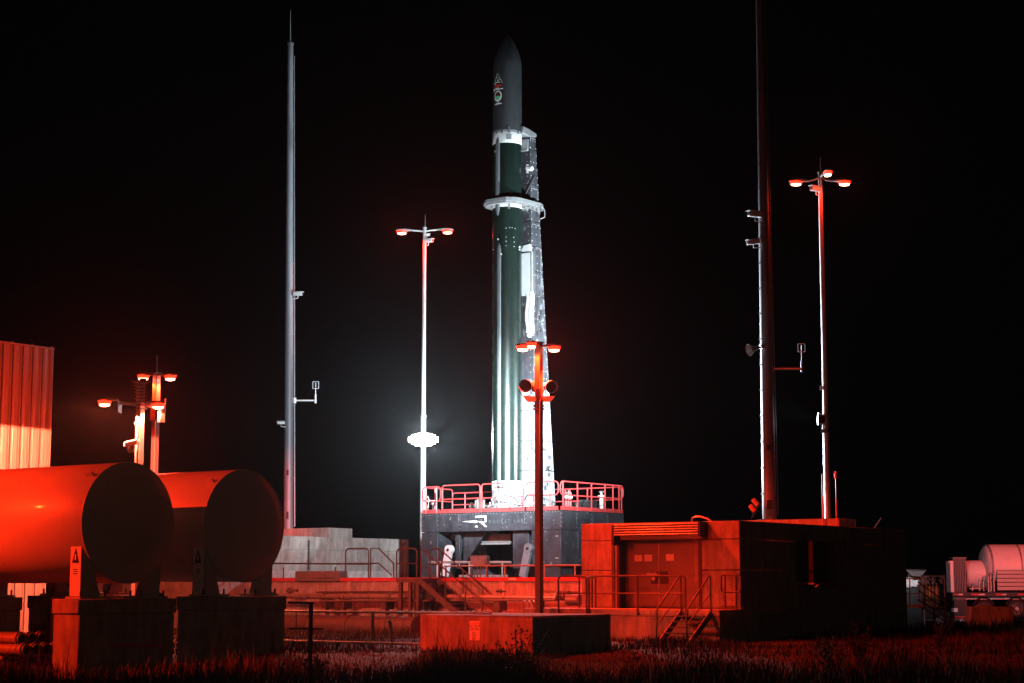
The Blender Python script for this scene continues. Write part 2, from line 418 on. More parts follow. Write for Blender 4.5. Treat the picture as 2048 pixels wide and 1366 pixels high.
# rolling shutter housing with corrugated slats
hx0, hx1 = on_y(1228, 1060, Y1 - .45).x, on_y(1396, 1060, Y1 - .45).x
ht, hb = on_y(1310, 1046, Y1 - .45).z, on_y(1310, 1071, Y1 - .45).z
sh = None
nsl = 5; step = (ht - hb)/nsl
MB().box(hx0 + .01, hx1 - .01, Y1 - .40, Y1 - .003, hb + .02, ht - .01).build("shutter_housing", M_DOOR, bk)
slat_me = None
for k in range(nsl):
    z0 = hb + k*step; prof = [(Y1 - .41, z0 + .01)] + [(Y1 - .41 - .055*math.sin(math.pi*t/6), z0 + .01 + (step - .02)*t/6) for t in range(1, 6)] + [(Y1 - .41, z0 + step - .01)]
    o = MB().prism(prof, 'x', hx0, hx1).build("slat", M_STEEL, bk)
MB().box(hx0 - .10, hx0 - .01, Y1 - .44, Y1 - .004, hb - .28, ht - .04).build("end_bracket", M_DARK, bk)
MB().box(hx1 - .005, hx1 + .06, Y1 - .44, Y1 - .004, hb - .05, ht + .02).build("end_plate", M_DARK, bk)
MB().box(hx0 + .15, hx1 + .05, Y1 - .33, Y1 - .006, hb - .11, hb + .015).build("hood_skirt", M_DOOR, bk)
MB().tube([(dl - .10, Y1 - .03, ZL), (dl - .10, Y1 - .03, BT - .4)], .02).tube([(dl - .17, Y1 - .03, ZL), (dl - .17, Y1 - .03, BT - .3)], .014).build("conduit", M_PIPED, bk)
# roof conduit
p0, p1 = on_y(1384, 1039, Y1 + 1.3), on_y(1500, 1037, Y1 + 4)
MB().tube([(p0.x, p0.y, BT), (p0.x, p0.y, BT + .16), (p0.x + .1, p0.y + .05, BT + .2), (p1.x - .3, p0.y + .05, BT + .2), (p1.x, p0.y, BT + .12), (p1.x + .15, p0.y, BT)], .028).build("roof_conduit", M_STEEL, bk)
# slanting rod on the roof
a, b = at(1742, 1059, 64.5), at(1762, 1036, 64.7)
tag(MB().cyl(a - Vector((0, 0, .12)), b, .018, n=8).build("roof_rod", M_STEEL), "thin slanting rod sticking up from the right end of the bunker roof", "rod")

# left bunker
bl = thing("concrete_bunker", (X2, Y2, 0.0), "left hand pale concrete bunker carrying the left mast behind the deck rails", "bunker")
MB().box(X2 - 5.7, X2 - .03, Y2 + .03, Y2B - .03, 0, BT - .03).build("core", M_CONC2, bl)
ysp = [Y2, on_x(616, 1100, X2).y, on_x(706, 1100, X2).y, Y2B]
for a, b in zip(zs[:-1], zs[1:]):
    for ya, yb in zip(ysp[:-1], ysp[1:]):
        MB().box(X2 - .4, X2, ya + .01, yb - .01, a, b - .022).build("wall_lift", M_CONC, bl, bevel=.012)
    MB().box(X2 - 6.2, X2 - .41, Y2, Y2 + .4, a, b - .022).build("wall_lift", M_CONC, bl, bevel=.012)
yu = on_x(658, 1070, X2 - .02).y
MB().box(X2 - 5.0, X2 - .02, yu, ysp[2] - .02, BT - .02, ET).build("roof_block", M_CONC, bl, bevel=.02)
MB().cyl((X2 + .05, ysp[1], ZD), (X2 + .05, ysp[1], BT - .15), .03, n=8).build("downpipe", M_DARK, bl)
# low kerb box on deck in front of it
o = MB().box(X2 + .1, X2 + .5, Y2 + 2.2, Y2B - 1.5, ZD - .1, ZD + .32).build("deck_upstand", M_CONC2)
struct(o)
cx0 = at(590, 1148, 68.5)
tag(MB().box(cx0.x, cx0.x + 2.2, cx0.y, cx0.y + .5, ZD - .1, ZD + .28).box(cx0.x + 1.0, cx0.x + 2.0, cx0.y - .04, cx0.y, ZD + .02, ZD + .22).build("cable_box", M_DOOR, None, .01), "long low metal box on the deck left of the rail gate", "box")

# =============================================================== landing in front of right bunker and blast block
B0 = at(1065, 1270, 44.0)
BX, BY = B0.x, B0.y
BXL = on_y(840, 1270, BY).x; BYB = on_x(1222, 1270, BX).y
blk = thing("blast_wall_block", (BX, BY, 0), "low concrete block wall carrying the danger sign before the stairs", "concrete block")
wz = zat(1232, 44.0)
MB().box(BXL, BX, BY, BYB, 0, wz - .03).build("wall_body", M_CONC, blk, .015)
MB().box(BXL - .02, BX + .02, BY - .02, BYB, wz - .028, wz).build("coping", M_CONC, blk, .01)
sp, sq = on_y(939, 1280, BY - .012), on_y(959.5, 1242, BY - .012)
sg = thing("danger_sign", ((sp.x+sq.x)/2, BY - .01, sp.z), "white rectangular danger notice fixed on the low concrete block", "sign")
MB().box(sp.x, sq.x, BY - .012, BY - .001, sp.z, sq.z).build("sign_plate", M_WHITE, sg)
cxs = (sp.x + sq.x)/2; H = sq.z - sp.z
for k, wd_ in enumerate(("DANGER", "DO NOT", "ENTER")):
    text_part("lettering", wd_, .085, M_DECAL_K if k else M_DECAL_R, (cxs, BY - .014, sq.z - .07 - k*.068), (R(90), 0, 0), sg)
lines = MB()
for k, hw in enumerate((.05, .085, .06, .075)):
    z = sq.z - .29 - k*.05
    for j in range(int(hw*2/.022)): lines.box(cxs - hw + j*.022, cxs - hw + j*.022 + .013, BY - .0165, BY - .0122, z - .012, z + .012)
lines.build("small_print", M_DECAL_K, sg)

LFY = Y1 - 1.3                                # landing front plane
land = MB().box(X1L - 1.3, X1 + .02, LFY, Y1 - .004, 0.0, ZL - .2)
struct(land.build("landing_base", M_CONC, None, .01))
struct(MB().box(X1L - 1.32, X1 + .03, LFY - .03, Y1 - .003, ZL - .198, ZL).build("landing_slab", M_CONC2, None, .01))

# landing guardrail
def rail_run(name, label, pts_loops, posts, mids, m, loc, rad=.029, group=None, boards=None, base=None):
    t = thing(name, loc, label, "guardrail", group)
    for lp, closed in pts_loops: MB().tube(lp, rad, 8, closed).build("rail_loop", m, t)
    for p, q in posts: MB().cyl(p, q, rad*1.0, n=8).build("post", m, t)
    for p, q in mids: MB().cyl(p, q, rad*.85, n=8).build("mid_rail", m, t)
    if boards:
        for b in boards: MB().box(*b).build("toe_board", m, t)
    return t
ry = LFY - .06
def rx(px): return on_y(px, 1190, ry).x
zt, zm, zb = on_y(1240, 1152, ry).z, on_y(1240, 1187, ry).z, on_y(1240, 1230, ry).z
x0, x1 = rx(1178), rx(1371)
rail_run("landing_guardrail", "long guardrail on the landing before the bunker double door", [(round_loop(x0, x1, zb, zt, .12, 'x', ry, False), False)],
         [((rx(1275), ry, zb), (rx(1275), ry, zt))], [((x0, ry, zm), (x1, ry, zm))], M_RAILG, (x0, ry, ZL))
x0, x1 = rx(1117), rx(1173)
rail_run("landing_guardrail", "short guardrail bay with two inner posts left of the bunker door", [(round_loop(x0, x1, zb, zt, .12, 'x', ry, False), False)],
         [((rx(p), ry + .9, zb), (rx(p), ry + .9, zt - .05)) for p in (1126, 1152, 1159)] , [((x0, ry, zm), (x1, ry, zm)), ((rx(1122), ry + .9, zm), (rx(1162), ry + .9, zm)), ((rx(1122), ry + .9, zt - .05), (rx(1162), ry + .9, zt - .05))], M_RAILG, (x0, ry, ZL))
ry2 = Y1 - .55
a, b = on_y(1442, 1150, ry2), on_y(1481, 1150, ry2)
zt2, zm2 = on_y(1460, 1149, ry2).z, on_y(1460, 1184, ry2).z
rail_run("landing_guardrail", "closed rail loop at the bunker corner right of the short stairs", [(round_loop(a.x, b.x, zm2, zt2, .1, 'x', ry2), True)],
         [((a.x + .13, ry2, ZL), (a.x + .13, ry2, zt2)), ((b.x - .16, ry2, ZL), (b.x - .16, ry2, zt2))], [], M_RAILG, (a.x, ry2, ZL),
         boards=[(a.x + .01, b.x, ry2 - .01, ry2 + .01, ZL + .01, ZL + .12)])

# short stairs down from the landing
def stairs(name, label, top, direction, run, rise, width_vec, n, m, rail_h=.95, open_riser=True, bottom_post=True):
    """top: middle of top nosing line start (one side); direction unit horizontal; width_vec to the other side"""
    t = thing(name, tuple(top - Vector((0, 0, rise)) + direction*run), label, "stairs")
    top = Vector(top); wv = Vector(width_vec); wn = wv.normalized()
    ex = direction*run - Vector((0, 0, rise)); un = ex.normalized(); upn = un.cross(wn); 
    if upn.z < 0: upn = -upn
    for s_ in (top, top + wv):
        MB().obox(s_ + ex/2 - upn*.09, un*(ex.length/2 + .06), wn*.02, upn*.10).build("stringer", m, t)
    tr = None
    for k in range(1, n):
        c = top + ex*(k/n) + wv/2 - Vector((0, 0, .02))
        if tr is None:
            tr = MB().obox(c, direction*.12, wn*(wv.length/2 - .025), Vector((0, 0, .018))).build("tread", m, t); c0 = c
        else:
            o = tr.copy(); COL.objects.link(o); o.location = c - c0
    for s_ in (top, top + wv):
        up = Vector((0, 0, rail_h)); r = .022
        MB().tube([s_ + Vector((0, 0, 0)), s_ + up - direction*.0, s_ + up + direction*.07 + Vector((0, 0, .03)), s_ + ex*.93 + up, s_ + ex*.97 + up*.93, s_ + ex], r*1.2, 8).build("handrail", m, t)
        MB().cyl(s_ + up*.52, s_ + ex + up*.52, r*.8, n=8).build("mid_rail", m, t)
        if run > 1.7:
            for k in (.4, .72): MB().cyl(s_ + ex*k, s_ + ex*k + up, r, n=8).build("post", m, t)
    return t
st_top = on_z = at(1375, 1219, 53.6); st_top.z = ZL
e2 = at(1430, 1219, 53.6 - .35)
stairs("steel_stairs", "short steel stairs going down from the landing beside the bunker door", Vector((at(1377, 1219, 54).x, Y1 - 1.34, ZL)), Vector((0, -1, 0)), 1.42, ZL - .30,
       Vector((1.0, 0, 0)), 6, M_STAIR)

# =============================================================== long steel stairs up to the deck
sy1 = YD - .12; sy0 = sy1 - 1.05
tx1 = on_y(876, 1160, sy1).x; tx0 = on_y(793, 1160, sy0).x
pl = thing("stair_platform", (tx0, sy0, 1.0), "small steel platform at the head of the long stairs by the deck", "platform")
MB().box(tx0, tx1, sy0, sy1, ZD - .14, ZD + .0).build("platform_plate", M_STAIR, pl)
for x in (tx0 + .15, tx1 - .45, tx1 - .1):
    for y in (sy0 + .06, sy1 - .1): MB().box(x - .06, x + .06, y - .06, y + .06, .3, ZD - .14).build("leg", M_STAIR, pl)
for x in (tx0 + .75, tx0 + 1.3): MB().box(x, x + .3, sy0 + .02, sy0 + .05, ZD - .75, ZD - .16).build("hanging_panel", M_DARK, pl)
zr = on_y(815, 1097, sy0).z
rail_run("platform_guardrail", "rounded guardrail bay with camera ball at the left of the stair head", [(round_loop(tx0, on_y(834, 1100, sy0).x, ZD, zr, .16, 'x', sy0, False), False)],
         [((on_y(811, 1100, sy0).x, sy0, ZD), (on_y(811, 1100, sy0).x, sy0, zr))], [((tx0, sy0, on_y(811, 1127, sy0).z), (on_y(834, 1100, sy0).x, sy0, on_y(811, 1127, sy0).z))], M_RAILG, (tx0, sy0, ZD))
bx = on_y(808, 1096, sy0).x
cb = thing("camera_ball", (bx, sy0, zr), "tiny black ball camera on a stalk above the stair head rail", "camera")
MB().cyl((bx, sy0, zr), (bx, sy0, zr + .14), .012, n=8).build("stalk", M_DARK, cb)
MB().lathe([(.001, zr + .12), (.045, zr + .14), (.06, zr + .18), (.045, zr + .22), (.001, zr + .24)], bx, sy0, 14).build("ball", M_DARK, cb)
p858, p886 = on_y(860, 1100, sy1).x, on_y(884, 1100, sy1).x
rail_run("platform_guardrail", "narrow rounded guardrail bay on the deck behind the long stairs", [(round_loop(p858, p886, ZD, zr, .14, 'x', sy1, False), False)],
         [], [((p858, sy1, ZD + .5), (p886, sy1, ZD + .5))], M_RAILG, (p858, sy1, ZD), rad=.03)
stop_ = Vector((on_y(842, 1162, sy0).x, sy0, ZD - .02))
sbot = on_y(920, 1226, sy0)
stairs("steel_stairs", "long steel stairs rising to the left up to the rocket deck", stop_, Vector((1, 0, 0)), (sbot.x - stop_.x)*(ZD - .37)/(ZD - .02 - sbot.z), ZD - .37, Vector((0, 1.0, 0)), 11, M_STAIR, rail_h=1.0)

# deck rails
ry = YD + .1
zt = on_y(1000, 1131.5, ry).z
def dx(px): return on_y(px, 1140, ry).x
rail_run("deck_guardrail", "long single pipe rail on the deck edge under the rocket mount", [([(dx(888), ry, zt), (dx(1161), ry, zt)], False)],
         [((dx(p), ry, ZD), (dx(p), ry, zt)) for p in (892, 973, 1010, 1089, 1150)], [], M_STEEL, (dx(888), ry, ZD))
rail_run("deck_guardrail", "long single pipe rail on the deck edge behind the tank ends", [([(dx(520), ry, on_y(600, 1126, ry).z), (dx(742), ry, on_y(742, 1128, ry).z)], False)],
         [((dx(p), ry, ZD), (dx(p), ry, zt)) for p in (567, 671)], [], M_RAILG, (dx(520), ry, ZD))
zg, zg0 = on_y(700, 1097.5, ry).z, on_y(700, 1127, ry).z
rail_run("deck_guardrail", "tall rounded rail bay on the deck edge left of the long stairs", [(round_loop(dx(691), dx(737), ZD, zg, .14, 'x', ry, False), False)],
         [], [((dx(691), ry, zg0), (dx(737), ry, zg0))], M_RAILG, (dx(691), ry, ZD))
for_ = rail_run("ramp_handrail", "sloping double handrail dropping to the right from the tall rail bay", 
    [([(dx(741), ry, ZD), (dx(741), ry, zg), (dx(757), ry, zg), (dx(787), ry, on_y(787, 1127, ry).z), (dx(788), ry, ZD)], False),
     ([(dx(741), ry, zg0), (dx(757), ry, zg0), (dx(783), ry, on_y(783, 1150, ry).z)], False)], [], [], M_RAILG, (dx(741), ry, ZD))
yb_ = YD + 3.2
for (pa, pb, py, lab) in ((780+78, 1022, 1124.5, "upper white horizontal pipe on the deck under the rocket mount"), (919, 1015, 1152.2, "lower white horizontal pipe lying on the deck under the rocket mount")):
    a, b = on_y(pa, py, yb_), on_y(pb, py, yb_)
    t = MB().cyl(a, b, .045, n=10)
    for x in (a.x + .4, (a.x + b.x)/2, b.x - .4): t.cyl((x, yb_, ZD - .1), (x, yb_, a.z), .03, n=8)
    tag(t.build("deck_pipe", M_PIPE), lab, "pipe", "white pipes on the deck")

# electrical cabinet on the deck
kx0, kx1 = on_y(940, 1130, YD + .5).x, on_y(973, 1130, YD + .5).x
kz1, kz0 = on_y(950, 1111, YD + .5).z, on_y(950, 1132, YD + .5).z
ec = thing("electrical_cabinet", (kx0, YD + .5, ZD), "open fronted metal electrical cabinet standing on the deck beneath the mount", "cabinet")
MB().box(kx0, kx1, YD + .5, YD + .7, kz0, kz1).build("cabinet_body", M_PIPED, ec, .01)
MB().box(kx0 + .05, kx1 - .05, YD + .485, YD + .499, kz0 + .04, kz1 - .05).build("cabinet_door", M_GREY, ec)
for x in (kx0, kx1 - .05): MB().box(x, x + .05, YD + .52, YD + .6, ZD - .1, kz0).build("leg", M_PIPED, ec)
for k in range(3):
    x = kx0 + .22 + k*.13
    MB().tube([(x + .1, YD + .55, kz0), (x + .09, YD + .52, kz0 - .12), (x, YD + .48, kz0 - .22), (x, YD + .48, ZD)], .02).build("conduit", M_PIPED, ec)

# =============================================================== launch mount
A = at(1122, 1045, 69.0); XP, YP = A.x, A.y
XPL = on_y(843, 1045, YP).x; YPB = on_x(1247, 1045, XP).y
PT, PB = zat(1019.5, 69.0), zat(1059, 69.0)
lm = thing("launch_mount", ((XP + XPL)/2, (YP + YPB)/2, ZD - .1), "dark steel launch mount with open arch beneath the rocket", "launch mount")
MB().box(XPL + .03, XP - .03, YP + .03, YPB - .03, PB + .04, PT - .02).build("platform_core", M_PLATD, lm)
MB().box(XPL - .02, XP + .02, YP - .02, YPB + .02, PT - .03, PT).build("top_plate", M_PLATD, lm)
fp = [843, 874.5, 918, 960.5, 1003, 1050, 1085, 1122]
for a, b in zip(fp[:-1], fp[1:]):
    xa, xb = on_y(a, 1045, YP).x, on_y(b, 1045, YP).x
    MB().box(xa + .008, xb - .008, YP - .012, YP + .028, PB, PT - .032).build("panel", M_PLAT, lm, .008)
rp = [1122, 1153.5, 1184, 1215.5, 1247]
for a, b in zip(rp[:-1], rp[1:]):
    ya, yb = on_x(a, 1045, XP).y, on_x(b, 1045, XP).y
    MB().box(XP - .028, XP + .012, ya + .008, yb - .008, PB, PT - .032).build("panel", M_PLAT, lm, .008)
    MB().box(XPL - .012, XPL + .028, ya + .008, yb - .008, PB, PT - .032).build("panel", M_PLAT, lm)
# bolts along the panel seams
bo = MB()
for px in fp:
    x = on_y(px, 1045, YP).x
    for k in range(4): bo.box(x + .05, x + .075, YP - .022, YP - .010, PB + .1 + k*.17, PB + .125 + k*.17)
for k in range(46):
    x = XPL + .1 + (XP - XPL - .2)*k/45; bo.box(x, x + .022, YP - .022, YP - .010, PT - .075, PT - .053)
for px in rp:
    y = on_x(px, 1045, XP).y
    for k in range(4): bo.box(XP + .010, XP + .022, y - .06, y - .04, PB + .1 + k*.17, PB + .125 + k*.17)
bo.build("bolts", M_STEEL, lm)["kind"] = "stuff"
LZ = on_y(1090, 1131, YP).z; LZ2 = ZD - .1
lg0, lg1 = on_y(875, 1100, YP).x, on_y(1063, 1100, YP).x
yleg = YP + 1.15
for (xa, xb, ya, yb, zb_) in ((XPL, lg0, YP, yleg, LZ2), (lg1, XP, YP, yleg, LZ), (XPL, lg0, YPB - 1.15, YPB, LZ2), (lg1, XP, YPB - 1.15, YPB, LZ2)):
    MB().box(xa, xb, ya, yb, zb_, PB - .012).build("leg", M_PLAT, lm, .012)
MB().box(lg1 + .2, XP - .15, YP + .15, yleg - .15, LZ2, LZ - .002).build("leg_foot", M_PLATD, lm)
yy = on_x(1163, 1100, XP).y
MB().box(XP - .5, XP - .004, yleg + .02, YPB - 1.17, LZ, PB - .014).build("side_skirt", M_PLAT, lm, .01)
for px in (1118, 1092):                       # panel latches
    for py in (1072, 1116):
        c = on_y(px - (4 if px == 1092 else 0), py, YP)
        if px == 1118: MB().box(c.x - .16, c.x - .03, YP - .02, YP - .003, c.z - .02, c.z + .02).build("latch", M_STEEL, lm)
# inner gusset frames
for (px, side) in ((909, 1), (1024, 1)):
    gx = on_y(px, 1100, YP + .25).x
    wv_ = .75 if px == 1024 else .22
    MB().box(gx, gx + wv_, YP + .3, YP + .42, on_y(px, 1137, YP).z, PB - .01).build("inner_column", M_PLAT, lm, .01)
    MB().prism([(gx + .22, PB - .01), (gx + 1.35, PB - .01), (gx + .22, PB - 1.3)] if px == 909 else [(gx + .2, PB - .01), (gx + .9, PB - .01), (gx + .9, PB - 1.2)], 'y', YP + .55, YP + .62).build("gusset", M_PLAT, lm)
MB().prism([(lg0 + .02, PB - .01), (lg0 + .75, PB - .01), (lg0 + .75, PB - .55), (lg0 + .6, PB - .9), (lg0 + .35, PB - .35), (lg0 + .02, PB - .1)], 'y', YP + .7, YP + .78).build("gusset", M_PLAT, lm)
MB().prism([(lg1 - .02, PB - .01), (lg1 - .4, PB - .01), (lg1 - .36, PB - .2), (lg1 - .12, PB - .8), (lg1 - .02, PB - .8)], 'y', YP + .7, YP + .78).build("gusset", M_PLATD, lm)
# back wall plate shading the arch
MB().box(lg0, lg1, YPB - .3, YPB - .2, ZD - .1, PB - .02).build("blast_plate", M_PLATD, lm)
# exhaust duct beneath
d0, d1 = on_y(943, 1063, YP + 1.0).x, on_y(1022, 1063, YP + 1.0).x
dz0, dz1 = on_y(980, 1087, YP + 1.0).z, PB + .0
ym_ = YP + 1.6
MB().prism([(d0, dz1), (d0 + .45, dz0 + .1), (d0 + .6, dz0), (d1 - .02, dz0), (d1 + .02, dz1)], 'y', YP + .95, YP + 2.4).build("exhaust_duct", M_PIPED, lm, .03)
MB().cyl((d0 + .55, YP + .93, dz0 - .02), (d1, YP + .93, dz0 - .02), .035, n=8).build("duct_lip", M_STEEL, lm)
# hold down struts (white inclined arms)
for (pt, pb_, wd_) in (((899, 1096), (889, 1152), .15), ((1058, 1093), (1046, 1154), .15)):
    a, b = on_y(pt[0], pt[1], YP - .15), on_y(pb_[0], pb_[1], YP - .15)
    dvec = (a - b); u = dvec.normalized()
    s_ = MB().obox((a + b)/2, u*(dvec.length/2), Vector((0, .09, 0)), u.cross(Vector((0, 1, 0)))*wd_)
    s_.cyl(a + Vector((0, -.11, -.06)), a + Vector((0, .11, -.06)), .18, n=16)
    so = s_.build("support_strut", M_WHITE if pt[0] < 1000 else M_MAST, lm, .01)
    MB().cyl(a + Vector((0, -.13, -.08)), a + Vector((0, .13, -.08)), .06, n=12).build("pivot_pin", M_DARK, so)
# arrow and R mark on the front fascia
def fpnt(px, py): q = on_y(px, py, YP); return (q.x, q.z)
MB().prism([fpnt(925, 1043.2), fpnt(952, 1041), fpnt(958, 1043), fpnt(953, 1045.6)], 'y', YP - .022, YP - .0125).build("emblem_arrow", M_DECAL_W, lm)
e = MB()
e.prism([fpnt(951.5, 1035.3), fpnt(951, 1032.2), fpnt(973, 1031.2), fpnt(973, 1034.2)], 'y', YP - .022, YP - .0125)
e.prism([fpnt(970, 1034.3), fpnt(973, 1034.2), fpnt(973.5, 1043.5), fpnt(970.5, 1044)], 'y', YP - .0221, YP - .0126)
e.prism([fpnt(959, 1043.2), fpnt(970.6, 1042.6), fpnt(970.5, 1045.5), fpnt(961, 1045.9)], 'y', YP - .0222, YP - .0127)
e.prism([fpnt(962.5, 1045.6), fpnt(966.5, 1045.4), fpnt(974.5, 1053.4), fpnt(970.5, 1053.8)], 'y', YP - .0223, YP - .0128)
e.build("emblem_letter", M_DECAL_W, lm)
MB().prism([fpnt(950, 1054.5), fpnt(957, 1054.2), fpnt(953.5, 1050.6)], 'y', YP - .022, YP - .0125).build("emblem_triangle", M_DECAL_W, lm)
text_part("lettering", "R O C K E T   L A B", .20, M_RACE, (on_y(1012, 1044, YP).x, YP - .0135, on_y(1012, 1043, YP).z), (R(90), 0, 0), lm)

# guardrails on the mount: front (-Y), right (+X), left, rear
def mount_run(axis, pa, pb, fix, ytop, ybot, posts, label, close=None, mid=None, board=True, m=M_RAILR):
    f_ = (lambda px, py: on_y(px, py, fix).x) if axis == 'x' else (lambda px, py: on_x(px, py, fix).y)
    h0, h1 = f_(pa, 1000), f_(pb, 1000)
    z0 = PT
    zt = PT + ytop
    loops = []
    if close is None: loops.append((round_loop(h0, h1, z0, zt, .13, axis, fix, False), False))
    else: loops.append((round_loop(h0, h1, zt - close, zt, .17, axis, fix), True))
    P = (lambda h, z: (h, fix, z)) if axis == 'x' else (lambda h, z: (fix, h, z))
    ps = [(P(f_(p, 1000), z0), P(f_(p, 1000), zt)) for p in posts]
    mids = [(P(h0, PT + mid), P(h1, PT + mid))] if mid else []
    loc = P((h0 + h1)/2, PT)
    if axis == 'x': bd = [(h0 + .02, h1 - .02, fix - .012, fix + .012, PT + .002, PT + .15)]
    else: bd = [(fix - .012, fix + .012, h0 + .02, h1 - .02, PT + .002, PT + .15)]
    return rail_run("mount_guardrail", label, loops, ps, mids, m, loc, .026, "red guardrails round the launch mount", bd if board else None)
fy = YP + .05
mount_run('x', 845, 881, fy, 1.07, 0, (852, 873), "small closed loop of red rail at the left front corner of the mount", close=.58)
mount_run('x', 884, 960, fy, 1.10, 0, (), "red guardrail bay over the arrow emblem on the mount", mid=.55)
mount_run('x', 963, 1047, fy, 1.10, 0, (), "red guardrail bay in front of the rocket base", mid=.55)
mount_run('x', 1053, 1117, fy, 1.10, 0, (1068, 1100), "red closed rail loop behind the foreground lamp post", close=.52)
mount_run('y', 1121, 1246, XP - .05, 1.10, 0, (1126, 1155, 1183, 1210, 1226, 1238), "long red guardrail on the right side of the mount", close=.52)
mount_run('y', 846, 905, XPL + .05, 1.05, 0, (870, 885), "red guardrail on the left side edge of the mount", mid=.55)
rearf = YPB - .05
mount_run('x', 905, 1070, rearf, 1.05, 0, (930, 965, 1000, 1035), "red guardrail along the rear left edge behind the rocket", mid=.55)
mount_run('x', 1105, 1243, rearf, 1.05, 0, (1140, 1175, 1210), "red guardrail along the rear right edge of the mount", mid=.55)

# =============================================================== rocket
RX, RY = at(1014, 1000, 72.0).x, at(1014, 1000, 72.0).y
RR = 0.60
def rz(py): return zat(py, 72.0)
rk = thing("rocket", (RX, RY, PT), "tall slender black rocket with white bands standing on the launch mount", "rocket")
z_sh, z_tip = rz(136), rz(66)
prof = []
for k in range(0, 15):
    t = k/14; h = t*(z_tip - z_sh); r = RR*(1 - t**1.75)**.92 if t < 1 else 0.0
    prof.append((max(r, .012), z_sh + h))
MB().lathe([(RR, rz(266)), (RR, z_sh - .5)] + prof, RX, RY, 72).build("fairing", M_BLACK, rk)
MB().lathe([(RR - .002, rz(291) - .02), (RR + .004, rz(291)), (RR + .004, rz(271)), (RR - .002, rz(271) + .01)], RX, RY, 72).build("upper_white_band", M_WHITE, rk)
MB().lathe([(RR - .012, rz(271)), (RR + .008, rz(270.5)), (RR + .008, rz(266)), (RR - .004, rz(265.5))], RX, RY, 72).build("separation_ring", M_GREY, rk)
MB().lathe([(RR - .004, rz(418)), (RR - .004, rz(291))], RX, RY, 72).build("second_stage", M_GREEN, rk)
MB().lathe([(RR - .002, rz(418.5) - .01), (RR + .004, rz(418.5)), (RR + .004, rz(403)), (RR - .002, rz(403))], RX, RY, 72).build("middle_white_band", M_WHITE, rk)
MB().lathe([(RR - .004, rz(964)), (RR - .004, rz(475)), (RR + .004, rz(475)), (RR + .004, rz(474)), (RR - .004, rz(473.8)), (RR - .004, rz(418.5))], RX, RY, 72).build("first_stage", M_GREEN, rk)
MB().lathe([(RR - .002, rz(981)), (RR + .005, rz(981)), (RR + .005, rz(963)), (RR - .002, rz(963))], RX, RY, 72).build("lower_white_band", M_WHITE, rk)
MB().lathe([(RR + .01, PT + .22), (RR + .01, PT + .3), (RR - .003, rz(1000)), (RR - .003, rz(981))], RX, RY, 72).build("engine_skirt", M_GREY, rk)
MB().lathe([(RR + .25, PT), (RR + .25, PT + .1), (RR + .06, PT + .23), (RR - .2, PT + .23)], RX, RY, 48).build("base_ring", M_STEEL, rk)
MB().lathe([(.42, PB - .1), (.34, PB + .25), (.2, PT)], RX, RY, 32).build("engine_nozzle", M_DARK, rk)
# raceways on the -Y flank
CA = R(-54)                                       # azimuth that faces the camera
def cpt(ang, r, z): return (RX + r*math.cos(ang), RY + r*math.sin(ang), z)
def raceway(name, ang, z0, z1, hw, depth, cap):
    m_ = MB(); secs = []
    n = 6
    zs_ = [z0, z0 + .25] + [z1 - cap, z1 - cap*.5, z1]
    sc = [.35, 1, 1, .75, .08]
    vs = []
    for z, s_ in zip(zs_, sc):
        for k in range(n+1):
            t = math.pi*k/n; a = ang + (hw*s_/RR)*math.cos(t); r = RR - .01 + depth*s_*math.sin(t)**.6
            vs.append(cpt(a, r, z))
    w_ = n+1
    fs = [(j*w_+k, j*w_+k+1, (j+1)*w_+k+1, (j+1)*w_+k) for j in range(len(zs_)-1) for k in range(n)]
    m_.add(vs, fs, True)
    return m_.build(name, M_RACE, rk)
raceway("upper_raceway", CA - math.asin(.62), rz(436), rz(278), .095, .10, .38)
raceway("lower_raceway", CA - math.asin(.53), rz(986), rz(490), .085, .07, .30)
# fairing details: latches, window plate, sensors
def patch(name, ang, z0, z1, hw, m, r=RR + .012, n=6, parent=None):
    vs = []
    for z in (z0, z1):
        for k in range(n+1): vs.append(cpt(ang - hw/RR + 2*hw/RR*k/n, r, z))
    for z in (z0, z1):
        for k in range(n+1): vs.append(cpt(ang - hw/RR + 2*hw/RR*k/n, r - .011, z))
    w_ = n+1; fs = [(k, k+1, w_+k+1, w_+k) for k in range(n)]
    fs += [(2*w_+k, k, k+1, 2*w_+k+1)[::-1] for k in range(n)] + [(w_+k, 3*w_+k, 3*w_+k+1, w_+k+1)[::-1] for k in range(n)]
    return MB().add(vs, fs).build(name, m, parent or rk)
patch("window_plate", CA + .12, rz(285.5), rz(275), .105, M_GREY)
for da in (-.75, -.35, .13, .8): patch("latch", CA + da, rz(273), rz(260 if da == .13 else 266), .035, M_RACE, RR + .03)
patch("latch", CA + .13, rz(424), rz(409), .04, M_RACE, RR + .04)
dots = MB()
random.seed(4)
for (px, py) in ((1012, 462), (1019, 461), (1024, 461), (1030, 462), (1012, 480), (1027, 480), (1012, 488), (1012, 497), (1028, 489), (1028, 498), (996, 483), (1002, 513), (1039, 497), (1039, 502), (986, 501), (1007, 270), (990, 307), (1012, 399), (1001, 412), (991, 412), (1032, 411), (1037, 412), (1029, 412), (1026, 974), (1030, 974)):
    s_ = max(-.97, min(.97, (px - 1014)/30)); a = CA + math.asin(s_); c = cpt(a, RR + .004, rz(py))
    big = .035 if (px, py) in ((996, 483), (1002, 513), (1039, 497), (1039, 502), (990, 307)) else .014
    u = Vector((math.cos(a), math.sin(a), 0)); dots.cyl(Vector(c) - u*.01, Vector(c) + u*.012, big, n=8)
dots.build("fasteners", M_WHITE, rk)["kind"] = "stuff"
